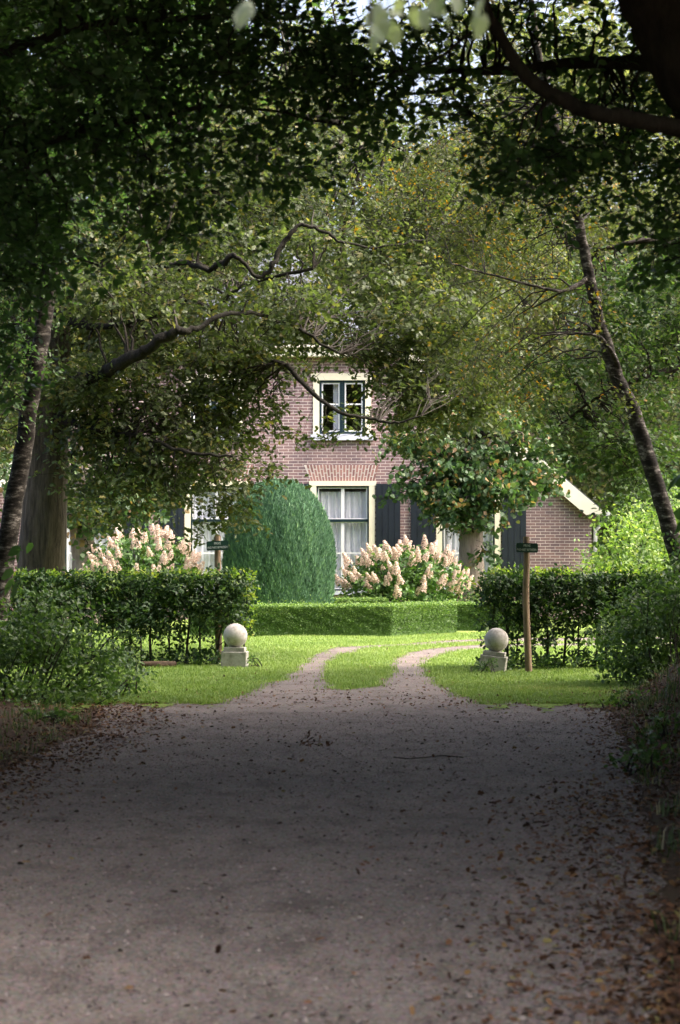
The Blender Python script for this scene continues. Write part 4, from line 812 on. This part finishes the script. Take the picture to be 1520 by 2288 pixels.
x = np.concatenate(X_); y = np.concatenate(Y_); n = len(x); pos = np.stack([x, y, height(x, y)+.012+g.random(n)*.012], 1)
ax = g.normal(size=(n, 3)); ax[:, 2] *= .3; mb = MB(); leaves(mb, pos, ax, np.array([0, 0, 1.])+g.normal(size=(n, 3))*.38, g.uniform(.018, .052, n), 'lobed', 0, None, g)
tag(mb.build('fallen_leaves', M['litter']), 'brown and orange fallen leaves drifted along the edges of the drive', 'fallen leaves', kind='stuff')
n = 3200; y = 7.5+20*g.random(n)**1.1; x = g.uniform(-2.9, 2.5, n); pos = np.stack([x, y, np.full(n, .012)], 1); ax = g.normal(size=(n, 3)); ax[:, 2] *= .15
mb = MB(); leaves(mb, pos, ax, np.array([0, 0, 1.])+g.normal(size=(n, 3))*.5, g.uniform(.008, .026, n)*(1+.8*(g.random(n) > .93)), 'rhomb', 0, None, g)
tag(mb.build('debris', M['debris']), 'dark specks of bark, husks and small stones strewn over the drive', 'debris', kind='stuff')
n = 42000; y = 7.8+16*g.random(n)**1.5; x = ledge(y)+(redge(y)-ledge(y))*g.random(n); r_ = g.uniform(.003, .008, n)*(1+1.2*(g.random(n) > .95)); c = np.stack([x, y, .006+r_*.35], 1)
d3 = norm(g.normal(size=(n, 3, 3))); oc = np.array([[1, 0, 0], [-1, 0, 0], [0, 1, 0], [0, -1, 0], [0, 0, .7], [0, 0, -.7]])*1.0
v = c[:, None]+r_[:, None, None]*oc[None]*g.uniform(.6, 1.3, (n, 6, 1)); fc = np.array([[0, 2, 4], [2, 1, 4], [1, 3, 4], [3, 0, 4]])
mb = MB(); mb.add(v.reshape(-1, 3), (np.arange(n)[:, None, None]*6+fc[None]).reshape(-1, 3), 0, np.repeat(g.random(n), 6)); tag(mb.build('loose_gravel', M['pebble']), 'loose grey and dark gravel stones on the surface of the drive', 'gravel', kind='stuff')
# pale near leaves hanging into the top of the view, on a bough of a tree beside the viewer
YC = 5.4; bb = (at(2600, 1000, YC)[0], YC, 0)
limbs = [(path([[bb[0], YC, -.1, .16], [bb[0]-.05, YC, 1.5, .14], [bb[0]-.15, YC, 3.2, .11], [bb[0]-.3, YC, 5.5, .06]]), 'trunk', 12, 29),
         (path([[bb[0]-.14, YC, 3.0, .05], [bb[0]-.8, YC, 3.10, .03], [at(1150, 0, YC)[0], YC, 2.98, .014], [at(900, 0, YC)[0], YC, 2.93, .008], [at(560, 0, YC)[0], YC, 2.90, .004]]), 'limb', 8, 30)]
ht, hp = make_tree('young_beech', 'pale out of focus leaves of a near tree hanging into the top edge', 'tree', None, limbs, 'dark_bark', None, bb)
g = np.random.default_rng(95); mb = MB(); q = []
for px, py, n in ((850, 8, 3), (885, 30, 5), (940, 15, 5), (860, 45, 3), (1015, -25, 4), (1075, 15, 3), (960, -60, 7), (1100, -70, 7), (560, -25, 3), (700, -80, 5)):
    for _ in range(n): q.append(at(px+g.normal()*20, py+6+g.normal()*18, YC+g.normal()*.1))
q = np.array(q); dd = g.normal(size=(len(q), 3))*.5+[0, 0, -.9]
leaves(mb, q, dd, g.normal(size=(len(q), 3))*.6+[0, -.6, .3], g.uniform(.05, .07, len(q)), 'oval', 0, None, g)
for a in q[::2]: mb.tube([(a[0], YC, 2.95), a], [.003, .0015], 4, 1)
mb.build('crown', [M['near_leaf'], M['twig']], ht, bb)

# ------------------------------------------------------------------ woodland: trees over the drive and behind the house
def wood_tree_proto(name, hgt, cr, cz0, n, k, size, L, lm, barkm, seed, r=.22):
    g = np.random.default_rng(seed); tr = MB(); p = path([[0, 0, -.1, r*1.2], [.1, .05, hgt*.3, r*.9], [-.1, .1, hgt*.6, r*.6], [.05, 0, hgt*.93, r*.15]], n=5, wob=.03); bough(tr, p, 12, .05, 0, seed)
    lim = [p]
    for i in range(11):
        z = cz0+(hgt*.85-cz0)*i/11; a = g.random()*6.28; ln = cr*g.uniform(.6, .9)*(1-.5*i/11); c, s = math.cos(a), math.sin(a)
        q = path([[0, 0, z, r*.4], [c*ln*.5, s*ln*.5, z+ln*.22, r*.22], [c*ln, s*ln, z+ln*.3, r*.08]], n=5, wob=.03); bough(tr, q, 7, .05, 0, seed+i); lim.append(q)
    mb = MB(); cs = []
    for i in range(16):
        a = g.random()*6.28; u = g.random(); z = cz0+(hgt-cz0)*u; rr = cr*math.sqrt(max(.05, 1-(2*u-.85)**2*.75))*math.sqrt(g.random())*.8
        cs.append(blob((rr*math.cos(a), rr*math.sin(a), z), (cr*.42, cr*.42, (hgt-cz0)*.14), n//16, g=g, sub=7))
    cs = np.vstack(cs); clumps(mb, cs, k, size, L, .3, .6, 'oval', 0, 1, .006, g)
    for v in mb.m[-1:]: v[:] = 1
    branchlets(mb, lim, cs[g.integers(0, len(cs), 60)], .03, 1, g)
    return tr.mesh('trunk', M[barkm], smooth=True), mb.mesh('crown', [M[lm], M['twig']])
def place_wood(proto, name, label, loc, rot, s, group):
    t = thing(name, label, 'tree', loc, group); t.rotation_euler = (0, 0, rot); t.scale = (s, s, s)
    for nm, me in zip(('trunk', 'crown'), proto):
        o = bpy.data.objects.new(nm, me); C.objects.link(o); o.parent = t
    return t
PD = wood_tree_proto('beech_tree', 14, 4.9, 6.3, 6400, 12, .10, .5, 'beech_leaf', 'dark_bark', 101)
PL = wood_tree_proto('woodland_tree', 17, 4.6, 2.5, 2600, 9, .24, .75, 'wood_leaf', 'oak_bark', 102, .26)
shade_trees = [(-3.4, 13.2, 1.0), (3.2, 13.4, 1.0), (-3.6, 17, 1.12), (3.8, 17.3, 1.12), (-6.4, 17.5, .95), (6.6, 18, .95), (-4.8, 22.3, 1.12), (7.2, 22.5, 1.05), (-5.6, 25.0, .9), (-9.5, 12, 1.1), (9.6, 12, 1.1), (-9, 14, 1.1), (9, 17, 1.1), (-9.5, 21, 1.1), (9.6, 24, 1.1), (-12.5, 17, 1.2), (12.8, 20, 1.2), (8.6, 5.5, .95), (12.5, 9, 1.2),  # last two: unseen trees added right of the camera to block the sun
            (-9.5, -4, 1.1), (9.5, -6, 1.1), (-3.4, -4.5, .95), (3.6, -5.5, .95), (-3.4, -12, 1.1), (3.6, -13, 1.1), (0.8, -20, 1.1), (-7.5, -18, 1.1), (8, -19, 1.1)]  # unseen trees added behind the camera to close off light from the back
for i, (x, y, s) in enumerate(shade_trees):
    place_wood(PD, 'beech_tree', 'dark beech roofing the drive with foliage, or added out of view for shade', (x, y, 0), i*1.9, s, 'beeches roofing the drive')
behind = [(-9, 72, .95), (-4.5, 78, 1.1), (0, 74, .92), (2.6, 86, .86), (5.6, 76, 1.02), (9.4, 70, 1.0), (12, 64, .9), (-12, 66, 1), (8.4, 58, .62), (10.2, 54, .7), (-14, 58, .9), (7.4, 88, 1.15), (-8, 90, 1.25), (-1.5, 95, 1.15), (14, 80, 1.2)]
for i, (x, y, s) in enumerate(behind):
    place_wood(PL, 'woodland_tree', 'tall olive green tree standing in the wood behind the house', (x, y, 0), i*2.3, s, 'woodland trees behind the house')
# a far belt of wood closing the horizon
g = np.random.default_rng(111); mb = MB(); n = 5200; x = g.uniform(-60, 60, n); y = 125+g.normal(size=n)*5; z = 15*g.random(n)**.8*(1+.22*np.sin(x*.33)+.1*np.sin(x*.9)); cs = np.stack([x, y, z+.3], 1)
clumps(mb, cs, 9, .75, 1.6, .3, .5, 'oval', g=g); tag(mb.build('far_wood', M['wood_leaf']), 'far belt of woodland closing the view behind the house', 'wood', kind='stuff')
# unseen shrubs added along both sides of the drive to block side light
PU = None
g = np.random.default_rng(112); mbu = MB()
cs = np.vstack([blob((0, 0, .9), (1.5, 1.5, 1.0), 420, g=g, sub=14)]); cs[:, 2] = np.abs(cs[:, 2])+.05; clumps(mbu, cs, 9, .12, .4, .1, .5, 'oval', g=g); PUm = mbu.mesh('foliage', M['beech_leaf'])
stm = MB()
for q in cs[g.integers(0, len(cs), 16)]: stm.tube([(q[0]*.2, q[1]*.2, -.05), q*.6+[0, 0, .1], q], [.02, .012, .005], 5)
PUs = stm.mesh('stem', M['twig'])
spots = [(-5.6, 10), (-5.4, 13), (-5.2, 17), (-5.0, 21), (4.9, 7.5), (4.7, 11), (4.8, 15), (5.0, 19), (5.3, 23), (-7.5, 11), (-7.5, 19), (7.4, 13), (7.4, 21), (6.6, 26.5), (-6.6, 27)]
for i, (x, y) in enumerate(spots):
    t = thing('shade_shrub', 'dark shrub added out of view beside the drive to block side light', 'shrub', (x, y, float(height(np.array(x), np.array(y)))), 'added shrubs shading the drive from its sides'); t.rotation_euler = (0, 0, i*1.3); s = .9+.3*((i*7) % 5)/5; t.scale = (s, s, s*1.6)
    for nm, me in (('foliage', PUm), ('stem', PUs)):
        o = bpy.data.objects.new(nm, me); C.objects.link(o); o.parent = t
